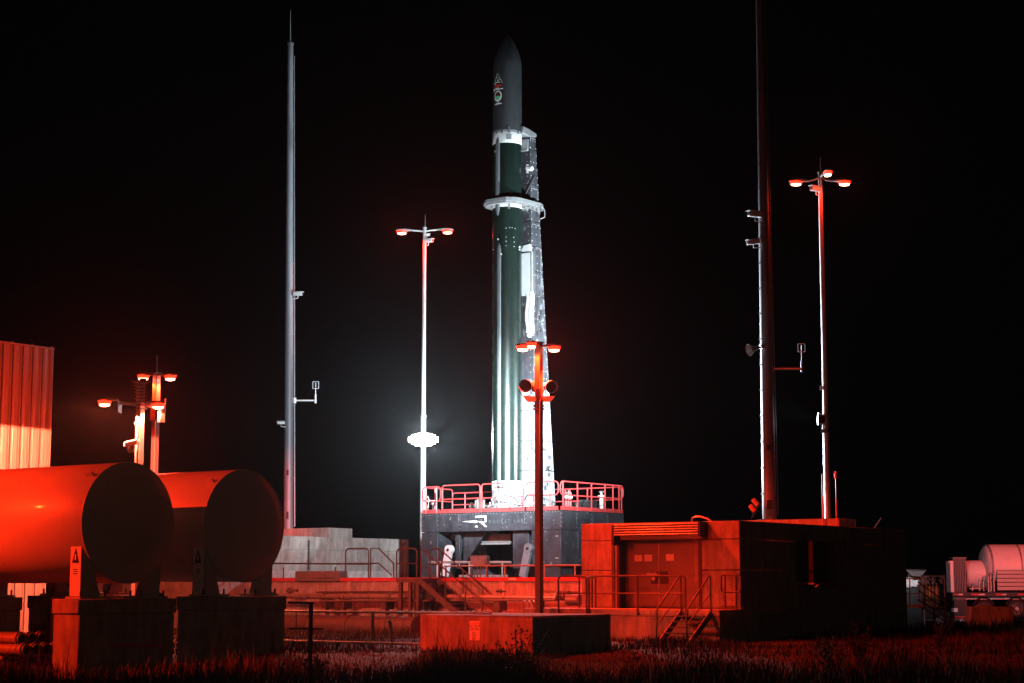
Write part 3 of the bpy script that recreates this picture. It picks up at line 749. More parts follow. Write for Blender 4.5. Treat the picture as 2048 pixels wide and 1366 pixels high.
# emblems on the fairing, wrapped on the curve; s = metres round the curve, h = metres up
DA = R(-93)
def wrap(name, pts, h0, m, r=RR + .007, parent=None, da=0):
    """pts: outline (s,h) star-shaped about its mean"""
    n = len(pts); cs = sum(p[0] for p in pts)/n; ch = sum(p[1] for p in pts)/n
    vs = [cpt(DA + da + cs/RR, r, h0 + ch)]
    for f_ in (.5, 1.0):
        for p in pts: vs.append(cpt(DA + da + (cs + (p[0]-cs)*f_)/RR, r, h0 + ch + (p[1]-ch)*f_))
    fs = [(0, 1+i, 1+(i+1) % n) for i in range(n)] + [(1+i, 1+n+i, 1+n+(i+1) % n, 1+(i+1) % n) for i in range(n)]
    return MB().add(vs, fs).build(name, m, parent or rk)
def ring(cx, ch, rx_, rz_, n=24, a0=0, a1=360): return [(cx + rx_*math.cos(R(a0 + (a1-a0)*i/n)), ch + rz_*math.sin(R(a0 + (a1-a0)*i/n))) for i in range(n)]
def bar(p, q, w_):
    p, q = Vector(p), Vector(q); d = (q-p).normalized(); nn = Vector((-d.y, d.x))*w_/2
    m1 = (p+q)/2
    return [tuple(p-nn), tuple(m1-nn), tuple(q-nn), tuple(q+nn), tuple(m1+nn), tuple(p+nn)]
H1 = rz(175)
tri = wrap("triangle_emblem", [(-.235, -.0), (-.12, -.0), (0, 0), (.12, 0), (.235, 0), (.12, .23), (0, .47), (-.12, .23)], H1, M_DECAL_K, RR + .006)
wrap("outline", bar((-.235, 0), (-.01, .46), .022), H1, M_DECAL_W, RR + .0085, tri)
wrap("outline", bar((.235, 0), (.01, .46), .010), H1, M_DECAL_W, RR + .0085, tri)
for (s_, h, r_) in ((-.03, .28, .02), (.05, .27, .02), (.0, .17, .035), (.1, .18, .02), (-.1, .1, .025), (-.12, .03, .03)): wrap("star", ring(s_, h, r_, r_, 8), H1, M_DECAL_W, RR + .009, tri)
wrap("swoosh", [(-.14, .07), (-.05, .11), (.08, .10), (.17, .06), (.08, .07), (-.05, .075)], H1, M_DECAL_W, RR + .0095, tri)
wrap("red_banner", [(-.18, -.10), (0, -.115), (.15, -.10), (.17, -.02), (0, -.01), (-.19, -.02)], H1, M_DECAL_R, RR + .008, tri)
H2 = rz(184.5)
l1 = wrap("script_line", bar((-.2, 0), (.24, .0), .045), H2, M_DECAL_W)
wrap("script_mark", [(-.26, -.09), (-.2, -.07), (-.17, 0), (-.2, .06), (-.25, .06), (-.28, .02)], H2, M_DECAL_W, RR + .009, l1)
wrap("script_line", bar((-.17, .045), (.05, .045), .03), H2, M_DECAL_W, RR + .0075, l1)
H3 = rz(198.5)
rd = wrap("round_emblem", ring(0, 0, .19, .23, 28), H3, M_DECAL_W)
wrap("emblem_night", ring(0, .01, .135, .17, 24), H3, M_DECAL_K, RR + .009, rd)
wrap("emblem_planet", [(-.125, -.02), (-.06, .015), (.0, .02), (.06, .01), (.125, -.02), (.10, -.1), (.05, -.14), (0, -.155), (-.05, -.14), (-.10, -.1)], H3, M_DECAL_G, RR + .011, rd)
wrap("emblem_streak", bar((-.07, .05), (.08, .09), .02), H3, M_DECAL_R, RR + .012, rd)
H4 = rz(213.5)
wrap("script_line", bar((-.19, -.02), (.19, .0), .035), H4, M_DECAL_W)
wrap("script_line", bar((-.12, .02), (.09, .03), .03), H4, M_DECAL_W, RR + .0075)
# base fittings
for da in (-.45, .25, -1.2, 1.0):
    c = Vector(cpt(CA + da, RR + .12, PT)); bf = MB().cyl(c, c + Vector((0, 0, .42)), .05, .035, 10); bf.cyl(c + Vector((0, 0, .2)), c + Vector((0, 0, .3)), .10, n=12)
    bf.build("hold_down_clamp", M_STEEL, rk)
c = Vector(cpt(CA - .6, RR + .05, rz(985)))
MB().tube([c + Vector((.0, 0, 0)), c + Vector((-.05, -.1, -.12)), c + Vector((-.2, -.12, -.3)), c + Vector((-.1, -.15, -.5)), c + Vector((-.4, -.1, -.62)), c + Vector((-.6, .1, -.66))], .035).build("umbilical_hose", M_STEEL, rk)
cc = MB()
for k in range(7):
    a = CA - .62 + .05*k; c = Vector(cpt(a, RR + .10 + .03*(k % 2), rz(990 + 3*(k % 3)))); cc.cyl(c, c + Vector((0, 0, -.16)), .04, .03, 8)
cc.build("umbilical_connector", M_WHITE, rk)
MB().tube([cpt(CA - .2, RR + .03, rz(993)), cpt(CA + .1, RR + .05, rz(991)), cpt(CA + .45, RR + .05, rz(997)), cpt(CA + .7, RR + .08, rz(1006))], .02).build("cable", M_DARK, rk)

# =============================================================== strongback
sb = thing("strongback", (RX, RY + 1.2, PT), "tapering steel strongback tower holding the right side of the rocket", "tower")
def sb_hw(z): t = (z - 5)/(20.5 - 5); return .95 + (.66 - .95)*t
def sb_y1(z): t = (z - 5)/(20.5 - 5); return RY + 2.05 + (1.05 - 2.05)*t
ZS0, ZS1 = PT + .35, rz(262)
yf = RY + RR + .06
zsec = [ZS0] + [rz(p) for p in (940, 880, 820, 760, 700, 640, 590, 540, 490, 440)] + [rz(404)]
def seg(z0, z1, x0f, x1f, m, name, inset=0, y0=None):
    vs = []
    for z in (z0, z1):
        xa, xb, ya, yb = RX + x0f*sb_hw(z), RX + x1f*sb_hw(z), (y0 or yf) + inset, sb_y1(z) - inset
        vs += [(xa, ya, z), (xb, ya, z), (xb, yb, z), (xa, yb, z)]
    return MB().add(vs, [(0,3,2,1),(4,5,6,7),(0,1,5,4),(1,2,6,5),(2,3,7,6),(3,0,4,7)]).build(name, m, sb)
seg(ZS0, rz(262), -.93, .93, M_STRONG, "beam_core", .06)
for a, b in zip(zsec[:-1], zsec[1:]):
    vs = []                                   # side plate (+X) sections, and front flange sections
    for z in (a + .012, b - .012):
        h = RX + sb_hw(z); vs += [(h - .07, yf, z), (h, yf, z), (h, sb_y1(z), z), (h - .07, sb_y1(z), z)]
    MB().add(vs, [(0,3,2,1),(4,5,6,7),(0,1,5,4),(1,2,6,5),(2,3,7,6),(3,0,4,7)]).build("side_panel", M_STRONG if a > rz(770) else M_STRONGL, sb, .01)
    vs = []
    for z in (a + .012, b - .012):
        h0_, h1_ = RX - sb_hw(z), RX + sb_hw(z) - .072; vs += [(h0_, yf - .004, z), (h1_, yf - .004, z), (h1_, yf + .05, z), (h0_, yf + .05, z)]
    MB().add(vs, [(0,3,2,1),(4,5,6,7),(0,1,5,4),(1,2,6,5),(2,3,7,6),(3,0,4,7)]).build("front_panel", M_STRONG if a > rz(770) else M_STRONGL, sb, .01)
uz = [rz(402), rz(366), rz(330), rz(296), rz(262)]
for a, b in zip(uz[:-1], uz[1:]):
    h = RX + sb_hw((a+b)/2)
    MB().box(h - .07, h, yf, sb_y1((a+b)/2), a + .012, b - .012).build("side_panel", M_STRONG, sb, .01)
    MB().box(RX - .6, h - .08, yf - .004, yf + .05, a + .012, b - .012).build("front_panel", M_STRONG, sb, .01)
# rivets and rib lines on the side plates
rv = MB(); random.seed(7)
for z in np.arange(ZS0 + .2, rz(265), .30):
    h = RX + sb_hw(z)
    for fr in (.06, .5, .94):
        if fr == .5 and random.random() < .45: continue
        y = yf + (sb_y1(z) - yf)*fr; rv.box(h - .002, h + .012, y - .014, y + .014, z - .014, z + .014)
    if random.random() < .35:
        for k in range(5): y = yf + (sb_y1(z) - yf)*(.15 + .17*k); rv.box(h - .002, h + .010, y - .012, y + .012, z + .08, z + .104)
    rv.box(h - .16, h - .135, yf - .014, yf + .0, z - .012, z + .012)
rv.build("rivets", M_WHITE, sb)["kind"] = "stuff"
ml = MB()
for k in range(26):                           # welded brackets and doubler plates low on the side
    z = rz(random.uniform(600, 985)); h = RX + sb_hw(z); y = yf + (sb_y1(z) - yf)*random.uniform(.25, .8); s1, s2 = random.uniform(.03, .12), random.uniform(.03, .10)
    ml.box(h - .01, h + random.uniform(.015, .05), y - s1, y + s1, z - s2, z + s2)
ml.build("welded_brackets", M_STRONG, sb)["kind"] = "stuff"
h = RX + sb_hw(rz(935)); yy_ = yf + .95
MB().cyl((h, yy_, rz(935)), (h + .06, yy_, rz(935)), .11, n=16).build("inspection_port", M_DARK, sb)
MB().cyl((h + .05, yy_, rz(935)), (h + .075, yy_, rz(935)), .05, n=12).build("port_cap", M_STEEL, sb)
# oval outline on side
oz0, oz1 = rz(590), rz(492); lo = []
h = RX + sb_hw((oz0+oz1)/2) + .01
MB().tube(round_loop(yf + .18, yf + .62, oz0, oz1, .15, 'y', h), .012, 6, True).build("cable_loop", M_STEEL, sb)
# crown bracket
MB().prism([(yf - .55, rz(270)), (yf - .5, rz(255)), (yf - .1, rz(257)), (sb_y1(20) + .04, rz(262)), (sb_y1(20) + .04, rz(268)), (yf + .05, rz(272))], 'x', RX + .25, RX + .70).build("crown_bracket", M_GREY, sb, .02)
MB().box(RX - .62, RX + .62, yf - .10, yf + .03, rz(300), rz(276)).build("upper_cradle", M_GREY, sb, .02)
# umbilical ring plate round the rocket
zc0, zc1 = rz(414), rz(405)
outl = [(RX - .95, RY - .35), (RX - .45, RY - .88), (RX + .55, RY - .88), (RX + .92, RY - .5), (RX + 1.0, sb_y1(17) - .1), (RX + .6, sb_y1(17) + .35), (RX - .6, sb_y1(17) + .35), (RX - .95, sb_y1(17) - .2)]
hole = [(RX + (RR + .06)*math.cos(2*math.pi*k/32), RY + (RR + .06)*math.sin(2*math.pi*k/32)) for k in range(32)]
def annular(outl, hole, z0, z1):
    m_ = MB(); n = len(hole)
    # project the outer outline to one point per hole point
    outer = []
    for (hx, hy) in hole:
        dx_, dy_ = hx - RX, hy - RY; best = 9e9
        for i in range(len(outl)):
            (ax, ay), (bx_, by_) = outl[i], outl[(i+1) % len(outl)]
            ex_, ey_ = bx_-ax, by_-ay; den = dx_*ey_ - dy_*ex_
            if abs(den) < 1e-9: continue
            t = ((ax-RX)*ey_ - (ay-RY)*ex_)/den; s_ = ((ax-RX)*dy_ - (ay-RY)*dx_)/den
            if t > 0 and -1e-6 <= s_ <= 1+1e-6: best = min(best, t)
        outer.append((RX + dx_*best, RY + dy_*best))
    vs = [(*p, z0) for p in hole] + [(*p, z0) for p in outer] + [(*p, z1) for p in hole] + [(*p, z1) for p in outer]
    fs = []
    for i in range(n):
        j = (i+1) % n
        fs += [(i, j, n+j, n+i), (2*n+i, 3*n+i, 3*n+j, 2*n+j), (n+i, n+j, 3*n+j, 3*n+i), (i, 2*n+i, 2*n+j, j)]
    return m_.add(vs, fs)
annular(outl, hole, zc0 + .08, zc1 + .02).build("ring_plate", M_GREY, sb)
annular([(RX + (x - RX)*.93, RY + (y - RY)*.93) for x, y in outl], hole, zc0, zc0 + .078).build("ring_rim", M_STEEL, sb)
rb = MB()
for k in range(16):
    x = RX + .35 + (k % 4)*.16; y = RY + .3 + (k//4)*.27; rb.box(x, x + .09, y, y + .15, zc0 - .07 - .03*(k % 3), zc0 - .004)
rb.build("ring_fittings", M_STEEL, sb)["kind"] = "stuff"
MB().tube([(RX + .99, sb_y1(17) - .2, zc0 + .1), (RX + 1.05, sb_y1(17) - .1, zc0 - .1), (RX + 1.05, sb_y1(17) - .1, zc0 - .35), (RX + .9, sb_y1(17) - .2, zc0 - .42)], .022).build("ring_cable", M_STEEL, sb)
MB().obox((RX + .72, yf - .05, rz(368)), Vector((.22, 0, .34)), Vector((0, .05, 0)), Vector((.03, 0, -.03))).build("brace_arm", M_DARK, sb)
MB().cyl((RX + .6, yf - .1, rz(335)), (RX + .85, yf - .1, rz(338)), .10, n=12).cyl((RX + .62, yf - .1, rz(345)), (RX + .62, yf - .1, rz(328)), .06, n=10).build("gas_nozzle", M_WHITE, sb)
# white fairing panel and hose wrap between rocket and tower
px0, px1 = on_y(1046, 540, yf - .16).x, on_y(1060, 540, yf - .16).x
MB().box(px0 - .35, px1, yf - .16, yf - .012, rz(590), rz(505)).build("umbilical_cover", M_WHITE, sb, .02)
MB().box(px1 + .004, px1 + .06, yf - .14, yf - .012, rz(592), rz(503)).build("cover_edge", M_STEEL, sb)
MB().prism([(px0 - .1, rz(501)), (px0, rz(490)), (px1 - .05, rz(488)), (px1 - .02, rz(502))], 'y', yf - .14, yf - .012).build("cover_cap", M_WHITE, sb)
hp = [(RX + .80, yf - .1, rz(586)), (RX + .88, yf - .13, rz(596)), (RX + .84, yf - .14, rz(610)), (RX + .80, yf - .14, rz(625)), (RX + .80, yf - .14, rz(640)), (RX + .86, yf - .14, rz(655)), (RX + .84, yf - .13, rz(666)), (RX + .68, yf - .12, rz(671))]
hm_ = MB(); hm_.tube(hp, .105, 10); hm_.tube([(x - .17, y - .02, z) for x, y, z in hp[:-1]], .085, 10)
hm_.build("hose_bundle", M_HOSE, sb)
b0 = on_x(1086, 526, RX + .3)
MB().box(RX + .05, RX + .55, sb_y1(15) + .0, sb_y1(15) + .32, rz(537), rz(516)).build("antenna_box", M_WHITE, sb, .01)
MB().tube([(RX + .78, yf + .2, rz(680)), (RX + .9, yf + .22, rz(592)), (RX + .9, yf + .1, rz(590))], .018).build("tower_cable", M_DARK, sb)
# foot pivots
hb_ = MB().box(RX - .9, RX + 1.0, RY + .72, RY + 2.0, PT, PT + .34); hb_.build("pivot_housing", M_PLAT, sb, .03)
MB().cyl((RX + .98, RY + 1.5, PT + .3), (RX + 1.12, RY + 1.5, PT + .3), .2, n=18).build("pivot_pin", M_STEEL, sb)

# objects standing on the mount
def on_mount(px, py, dyf):
    q = on_y(px, py, YP + dyf); return q
q = on_mount(1057, 1015, .55)
t = thing("hydraulic_jack", (q.x, q.y, PT), "pale stepped cylinder fitting between rocket and foreground lamp post", "fitting")
MB().lathe([(.17, PT), (.17, PT + .12), (.13, PT + .14), (.13, PT + .2)], q.x, q.y, 20).build("jack_base", M_DARK, t)
MB().lathe([(.17, PT + .2), (.2, PT + .32), (.2, PT + .36), (.12, PT + .38), (.12, PT + .45)], q.x, q.y, 20).build("jack_head", M_WHITE, t)
q = on_x(1203, 1000, XP - .7); 
t = thing("valve_post", (q.x, q.y, PT), "white post with handwheel top near the right end of the mount", "valve post")
MB().cyl((q.x, q.y, PT), (q.x, q.y, PT + .62), .075, n=14).build("post", M_WHITE, t)
MB().cyl((q.x, q.y, PT + .62), (q.x, q.y, PT + .72), .15, n=16).build("flange", M_STEEL, t)
MB().cyl((q.x, q.y, PT + .72), (q.x, q.y, PT + .9), .05, n=10).cyl((q.x - .11, q.y, PT + .86), (q.x + .11, q.y, PT + .86), .03, n=8).build("handwheel", M_STEEL, t)
q = on_x(1130, 1000, XP - .45)
t = thing("valve_manifold", (q.x, q.y, PT), "cluster of red vertical valves at the mount's near right corner", "manifold")
for k in range(4):
    v_ = MB().cyl((q.x, q.y + k*.13, PT), (q.x, q.y + k*.13, PT + .80 - .07*(k % 2)), .04, n=10).build("valve", M_RAILR, t)
    MB().box(q.x - .05, q.x + .05, q.y + k*.13 - .05, q.y + k*.13 + .05, PT + .5, PT + .62).build("valve_block", M_WHITE, v_)
q = on_x(1160, 1000, XP - 1.3)
tag(MB().box(q.x - .35, q.x + .25, q.y - .6, q.y + 1.1, PT, PT + .42).box(q.x - .2, q.x + .2, q.y + .2, q.y + 1.0, PT + .42, PT + .55).build("equipment_chest", M_DARK, None, .03), "low dark equipment chest on the mount behind the long red rail", "equipment chest")
q = on_y(856, 990, YP + 1.0)
t = thing("insulator_post", (q.x, q.y, PT), "small grey valve post inside the left corner rail loop", "valve post")
MB().cyl((q.x + .3, q.y, PT), (q.x + .3, q.y, PT + .55), .06, n=10).build("post", M_STEEL, t)
MB().cyl((q.x + .3, q.y, PT + .4), (q.x + .3, q.y, PT + .5), .14, n=12).build("flange", M_STEEL, t)
MB().tube([(q.x + .02, q.y, PT), (q.x, q.y, PT + .3), (q.x + .06, q.y, PT + .6), (q.x - .02, q.y, PT + .75)], .02).build("cable", M_WHITE, t)
q = on_y(978, 1000, YP + 2.2)
t = thing("valve_cluster", (q.x - .5, q.y, PT), "dark red valve gear standing left of the rocket base", "valve gear")
for k in range(5): MB().cyl((q.x - .9 + k*.16, q.y + .1*(k % 2), PT), (q.x - .9 + k*.16, q.y + .1*(k % 2), PT + .5 + .1*(k % 3)), .05, n=10).build("valve", M_PIPED, t)
MB().cyl((q.x - 1.0, q.y, PT + .35), (q.x - .1, q.y, PT + .35), .045, n=10).build("header", M_PIPED, t)
# pipes under mount at the right
for k, px in enumerate((1098, 1106, 1118)):
    q = on_y(px, 1145, YP + .6)
    MB().cyl((q.x, q.y, ZD - .1), (q.x, q.y, LZ + .1), .05, n=8).build("riser_pipe", M_STEEL, lm)

# =============================================================== lattice-free lightning masts
def mast(px, pybase, D, label, r0, r1, H, side_items):
    b = at(px, pybase, D); t = thing("lightning_mast", (b.x, b.y, ET), label, "mast", "tall tapered lightning masts")
    base = b.z
    MB().cyl((b.x, b.y, ET - .02), (b.x, b.y, ET + .05), r0*1.75, n=24).build("base_flange", M_MAST, t)
    MB().cyl((b.x, b.y, ET + .04), (b.x, b.y, ET + H), r0, r1, n=12, smooth=False).build("shaft", M_MAST, t)
    MB().cyl((b.x, b.y, ET + H), (b.x, b.y, ET + H + 1.55), .03, .012, n=8).build("lightning_rod", M_STEEL, t)
    cl = MB()
    for zf in (.0, 1.1, 2.1): cl.cyl((b.x, b.y, ET + H - zf - .1), (b.x, b.y, ET + H - zf), r1*1.18, n=14)
    cl.build("collars", M_MAST, t)
    kc = [Vector((b.x, b.y, 0)) + Lc*((r0 + (r1 - r0)*f_) + .05) + Vector((0, 0, ET + .2 + (H - .8)*f_)) for f_ in (0, .2, .4, .6, .8, 1.0)]
    MB().tube(kc, .018, 6).build("down_conductor", M_STEEL, t)
    for f_ in (.1, .25, .4, .55, .7, .85):
        cb_ = Vector((b.x, b.y, ET + .2 + (H - .8)*f_)) + Lc*(r0 + (r1 - r0)*f_); MB().cyl(cb_ - Lc*.03, cb_ + Lc*.07, .02, n=6).build("cable_clip", M_STEEL, t)
    for f_ in (.33, .66):
        rr_ = r0 + (r1 - r0)*f_; zz_ = ET + H*f_; MB().cyl((b.x, b.y, zz_ - .02), (b.x, b.y, zz_ + .02), rr_*1.06, n=12).build("joint_band", M_MAST, t)
    st = MB(); k = 0; z = ET + 1.0
    while z < ET + H - 1:
        rr = r0 + (r1 - r0)*(z - ET)/H
        for a in (R(-54) - 1.25, R(-54) + 1.25) if k % 3 else (R(-54) - 1.25,):
            u = Vector((math.cos(a), math.sin(a), 0)); st.cyl(Vector((b.x, b.y, z)) + u*(rr - .03), Vector((b.x, b.y, z)) + u*(rr + .05), .022, n=6)
        z += .95; k += 1
    st.build("climbing_bolts", M_DARK, t)["kind"] = "stuff"
    for (z, w_, hh) in side_items:
        rr = r0 + (r1 - r0)*(z - ET)/H; a = R(-54) - .1
        u = Vector((math.cos(a), math.sin(a), 0)); v = Vector((-u.y, u.x, 0))
        MB().obox(Vector((b.x, b.y, z)) + u*(rr - .02), v*w_, u*.03, Vector((0, 0, hh))).build("hatch", M_DARK, t)
    return t, b
mL, bL = mast(577, 1062, 79.0, "left tapered lightning mast rising from the pale bunker", .222, .128, zat(86, 79.0) - ET, ((zat(946, 79), .05, .12), (zat(1031, 79), .05, .16)))
mL.rotation_euler = Matrix.Rotation(-.0125, 3, Fc).to_euler()      # this mast stands a hair out of plumb
mR, bR = mast(1539, 1034, 66.0, "right tapered lightning mast running out of the top of the photo", .27, .14, zat(86, 79.0) - ET, ((zat(896, 66), .07, .10), (zat(1010, 66), .10, .17)))
def wind_arm(base, D, px_end, py, py_top, label, m_):
    z = zat(py, D); rr = .22
    s = Vector((base.x, base.y, z)) + Lc*rr*.8; e_ = at(px_end, py, D)
    t = thing("wind_sensor", tuple(s), label, "wind sensor", "wind sensors on the masts")
    MB().cyl(s, e_, .035, n=8).build("arm", m_, t)
    MB().box(s.x - .12, s.x + .05, s.y - .12, s.y + .05, z - .12, z + .12).build("bracket", m_, t)
    zt_ = zat(py_top, D); zc = zt_ - .32
    MB().cyl(e_ - Vector((0, 0, .12)), Vector((e_.x, e_.y, e_.z + (zc - e_.z)*.5)), .05, .035, n=8).cyl((e_.x, e_.y, e_.z), (e_.x, e_.y, zc), .018, n=8).build("stem", m_, t)
    fr = MB(); c = Vector((e_.x, e_.y, zc + .16))
    for k in (-1, 1):
        fr.tube([c + Lc*.13*k - Vector((0, 0, .15)), c + Lc*.13*k + Vector((0, 0, .15))], .012, 6)
        fr.tube([c - Lc*.13 + Vector((0, 0, .15*k)), c + Lc*.13 + Vector((0, 0, .15*k))], .012, 6)
    fr.cyl(c - Vector((0, 0, .1)), c + Vector((0, 0, .1)), .02, n=6); fr.build("sensor_cage", m_, t)
wind_arm(bL, 79.0, 631, 801, 763, "wind sensor on an arm from the left mast", M_WHITE)
wind_arm(bR, 66.0, 1604, 738, 687, "wind sensor on an arm from the right mast", M_STEEL)
def cam_head(px, py, D, dirn, label, size=.34, name="camera_housing", m_=None):
    c = at(px, py, D); m_ = m_ or M_WHITE
    t = thing(name, tuple(c), label, "camera")
    u = Vector(dirn).normalized(); v = Vector((-u.y, u.x, 0)).normalized(); wv = u.cross(v)
    MB().obox(c, u*size*.5, v*size*.19, Vector((0, 0, size*.17))).build("housing", m_, t, .02)
    MB().obox(c + Vector((0, 0, size*.21)) + u*size*.06, u*size*.55, v*size*.23, Vector((0, 0, size*.02))).build("sun_shield", m_, t)
    MB().cyl(c + u*size*.45, c + u*size*.56, size*.13, n=12).build("lens", M_DARK, t)
    MB().tube([c - Vector((0, 0, size*.15)), c - Vector((0, 0, size*.45)), c - u*size*.6 - Vector((0, 0, size*.5))], .02).build("bracket", m_, t)
    return t
cam_head(596, 588, 78.8, Lc*1 - Fc*.3, "small camera pointing right halfway up the left mast", .42)
cam_head(562, 846, 78.8, -Lc - Fc*.2, "small white camera pointing left low on the left mast", .34)
cam_head(1510, 429, 65.7, -Lc - Fc*.5, "upper white camera pointing left on the right mast", .55)
cam_head(1507, 484, 65.7, -Lc - Fc*.2 - Vector((0, 0, .15)), "lower slim camera pointing left on the right mast", .48)
c = at(1502, 694, 65.7)
t = thing("horn_speaker", tuple(c), "dark horn loudspeaker pointing left on the right mast", "loudspeaker")
MB().lathe([(.02, 0), (.035, .14), (.08, .3), (.2, .48)], 0, 0, 18)
hn = MB(); d_ = (-Lc*.8 - Fc*.3 - Vector((0, 0, .25))).normalized(); st_ = c + Lc*.35 
for (ra, rb_, t0, t1) in ((.05, .07, 0, .15), (.07, .11, .15, .32), (.11, .23, .32, .5)): hn.cyl(st_ + d_*t0, st_ + d_*t1, ra, rb_, 18, caps=False)
hn.build("horn", M_PIPED, t)
MB().cyl(st_ - d_*.16, st_, .09, n=14).build("driver", M_STEEL, t)
MB().tube([st_, st_ + Lc*.12 + Vector((0, 0, .1)), st_ + Lc*.25], .03).build("bracket", M_STEEL, t)
# orange twin cylinder unit at foot of right mast
for k, (pa, pb_) in enumerate((((1506, 998), (1515, 1010)), ((1500, 1010), (1509, 1022)))):
    a, b = at(*pa, 65.2), at(*pb_, 65.2)
    t = thing("beacon_tube", tuple(b), ("upper" if k == 0 else "lower") + " of the two slanting pale tubes left of the right mast foot", "beacon")
    MB().cyl(a, b, .085, n=14).build("tube", M_ORANGE, t)
    MB().cyl(b, b + (b - a).normalized()*.08, .1, n=14).build("cap", M_DARK, t)
    MB().tube([b, at(1512, 1024, 65.2), at(1503, 1036, 65.2)], .03).build("arm", M_DARK, t)

# =============================================================== lamp posts
def red_head(t, c, dirn, power, lens=1.0, L_=.62, light=True, size=150, aim=None, warm=RED, up=0.0, blend=.35):
    """one LED road-lamp head starting at c and pointing along dirn"""
    u = Vector(dirn); u.z = 0; u.normalize(); v = Vector((-u.y, u.x, 0)); zc = Vector((0, 0, 1)); u2 = (u + zc*up).normalized(); n2 = v.cross(u2); 
    if n2.z > 0: n2 = -n2                       # points down
    s0 = c
    vs = []
    for (f_, hw, th) in ((0, .05, .035), (.18, .07, .05), (.45, .15, .065), (.85, .145, .05), (1.0, .07, .03)):
        p = s0 + u2*L_*f_
        vs += [p - v*hw + n2*th*.4, p + v*hw + n2*th*.4, p + v*hw*.7 - n2*th, p - v*hw*.7 - n2*th]
    fs = [(0, 1, 2, 3), (16, 19, 18, 17)]
    for j in range(4):
        for k in range(4): fs.append((j*4+k, j*4+(k+1) % 4, j*4+4+(k+1) % 4, j*4+4+k))
    hd = MB().add(vs, fs).build("lamp_head", M_POLE, t)
    a, b = s0 + u2*L_*.36, s0 + u2*L_*.93
    cc_ = (a + b)/2; hl_ = (b - a).length/2
    bw = MB(); vs = []; n_ = 20
    for (f_, dz_) in ((1.0, .0), (.95, .08), (.75, .14), (.35, .17)):
        for i_ in range(n_): q_ = 2*math.pi*i_/n_; vs.append(cc_ + u2*hl_*1.12*f_*math.cos(q_) + v*.15*f_*math.sin(q_) + n2*dz_)
    bw.add(vs, [(j_*n_+i_, j_*n_+(i_+1) % n_, (j_+1)*n_+(i_+1) % n_, (j_+1)*n_+i_) for j_ in range(3) for i_ in range(n_)] + [tuple(range(3*n_, 4*n_))], True)
    bowl = bw.build("halo_bowl", M_RHALO, hd)  # added glowing bowl, shapes a red halo rim round the lens
    vs = []
    for (f_, dz_) in ((.84, .115), (.76, .165), (.3, .19)):
        for i_ in range(n_): q_ = 2*math.pi*i_/n_; vs.append(cc_ + u2*hl_*1.12*f_*math.cos(q_) + v*.15*f_*math.sin(q_) + n2*dz_)
    MB().add(vs, [(j_*n_+i_, j_*n_+(i_+1) % n_, (j_+1)*n_+(i_+1) % n_, (j_+1)*n_+i_) for j_ in range(2) for i_ in range(n_)] + [tuple(range(2*n_, 3*n_))], True).build("lamp_lens", M_RLENS, bowl)
    if light:
        cpos = (a + b)/2 + n2*.2
        spot(t, "lamp_light", cpos, (cpos + n2*4 + (aim or Vector((0, 0, 0)))), power, warm, size, blend, .10)
        gp_ = (a + b)/2 + n2*.20 - Fc*.06       # added beam towards the camera for the lamp's halo in the haze
        spot(t, "added_beam", gp_, gp_ - Fc*8 - Vector((0, 0, .6)), min(power*1.0, 1700), RED, 34, 1.0, .06)
    return hd

def post_square(px, D, py_top, py_bot, label, zbase, w_=.10, pm=None):
    pm = pm or M_POLE
    b = at(px, (py_top + py_bot)/2, D); zt_ = zat(py_top, D)
    t = thing("lamp_post", (b.x, b.y, zbase), label, "lamp post", "square red lamp posts")
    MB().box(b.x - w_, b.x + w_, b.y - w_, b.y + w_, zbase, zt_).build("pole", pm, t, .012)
    MB().box(b.x - w_ - .03, b.x + w_ + .03, b.y - w_ - .03, b.y + w_ + .03, zt_, zt_ + .035).build("pole_cap", M_POLE, t)
    MB().box(b.x - w_*1.9, b.x + w_*1.9, b.y - w_*1.9, b.y + w_*1.9, zbase, zbase + .04).build("base_plate", M_STEEL, t)
    return t, b, zt_

# foreground post in front of the strongback
tF, bF, zF = post_square(1078, 56.0, 686, 1228, "tall square lamp post before the strongback with unlit round floods", .3, pm=M_POLE_SHADE)
red_head(tF, Vector((bF.x, bF.y, zF - .08)) - Lc*.10, -Lc, 1700, size=165)
red_head(tF, Vector((bF.x, bF.y, zF - .10)) + Lc*.08, Lc, 12000, size=127, aim=Lc*2.0)
red_head(tF, Vector((bF.x, bF.y, zF - .05)) - Fc*.10 - Lc*.1, -Fc - Lc*.35, 2600, size=165)
zb_ = zat(793, 56.0)
MB().prism([(-.62, 0), (.62, 0), (.45, -.2), (-.45, -.2)], 'y', 0, .01)
br = MB()
for s_ in (-1, 1):
    a = Vector((bF.x, bF.y, zb_)) + Lc*.1*s_; b = Vector((bF.x, bF.y, zb_)) + Lc*.50*s_
    br.add([a - Fc*.12, b - Fc*.12, b + Fc*.12, a + Fc*.12, a - Fc*.12 - Vector((0, 0, .16)), b - Fc*.12 - Lc*.14*s_ - Vector((0, 0, .16)), b + Fc*.12 - Lc*.14*s_ - Vector((0, 0, .16)), a + Fc*.12 - Vector((0, 0, .16))],
           [(0,1,2,3), (4,5,6,7), (0,1,5,4), (1,2,6,5), (2,3,7,6), (3,0,4,7)])
br.build("flood_bracket", M_POLE, tF)
for z in (zat(800, 56), zat(812, 56), zat(818, 56)): MB().box(bF.x - .125, bF.x + .125, bF.y - .125, bF.y + .125, z - .03, z + .03).build("clamp_band", M_PIPED, tF)
MB().box(bF.x + .02, bF.x + .16, bF.y - .2, bF.y - .10, zb_ - .08, zb_ + .22).build("junction_box", M_DARK, tF)
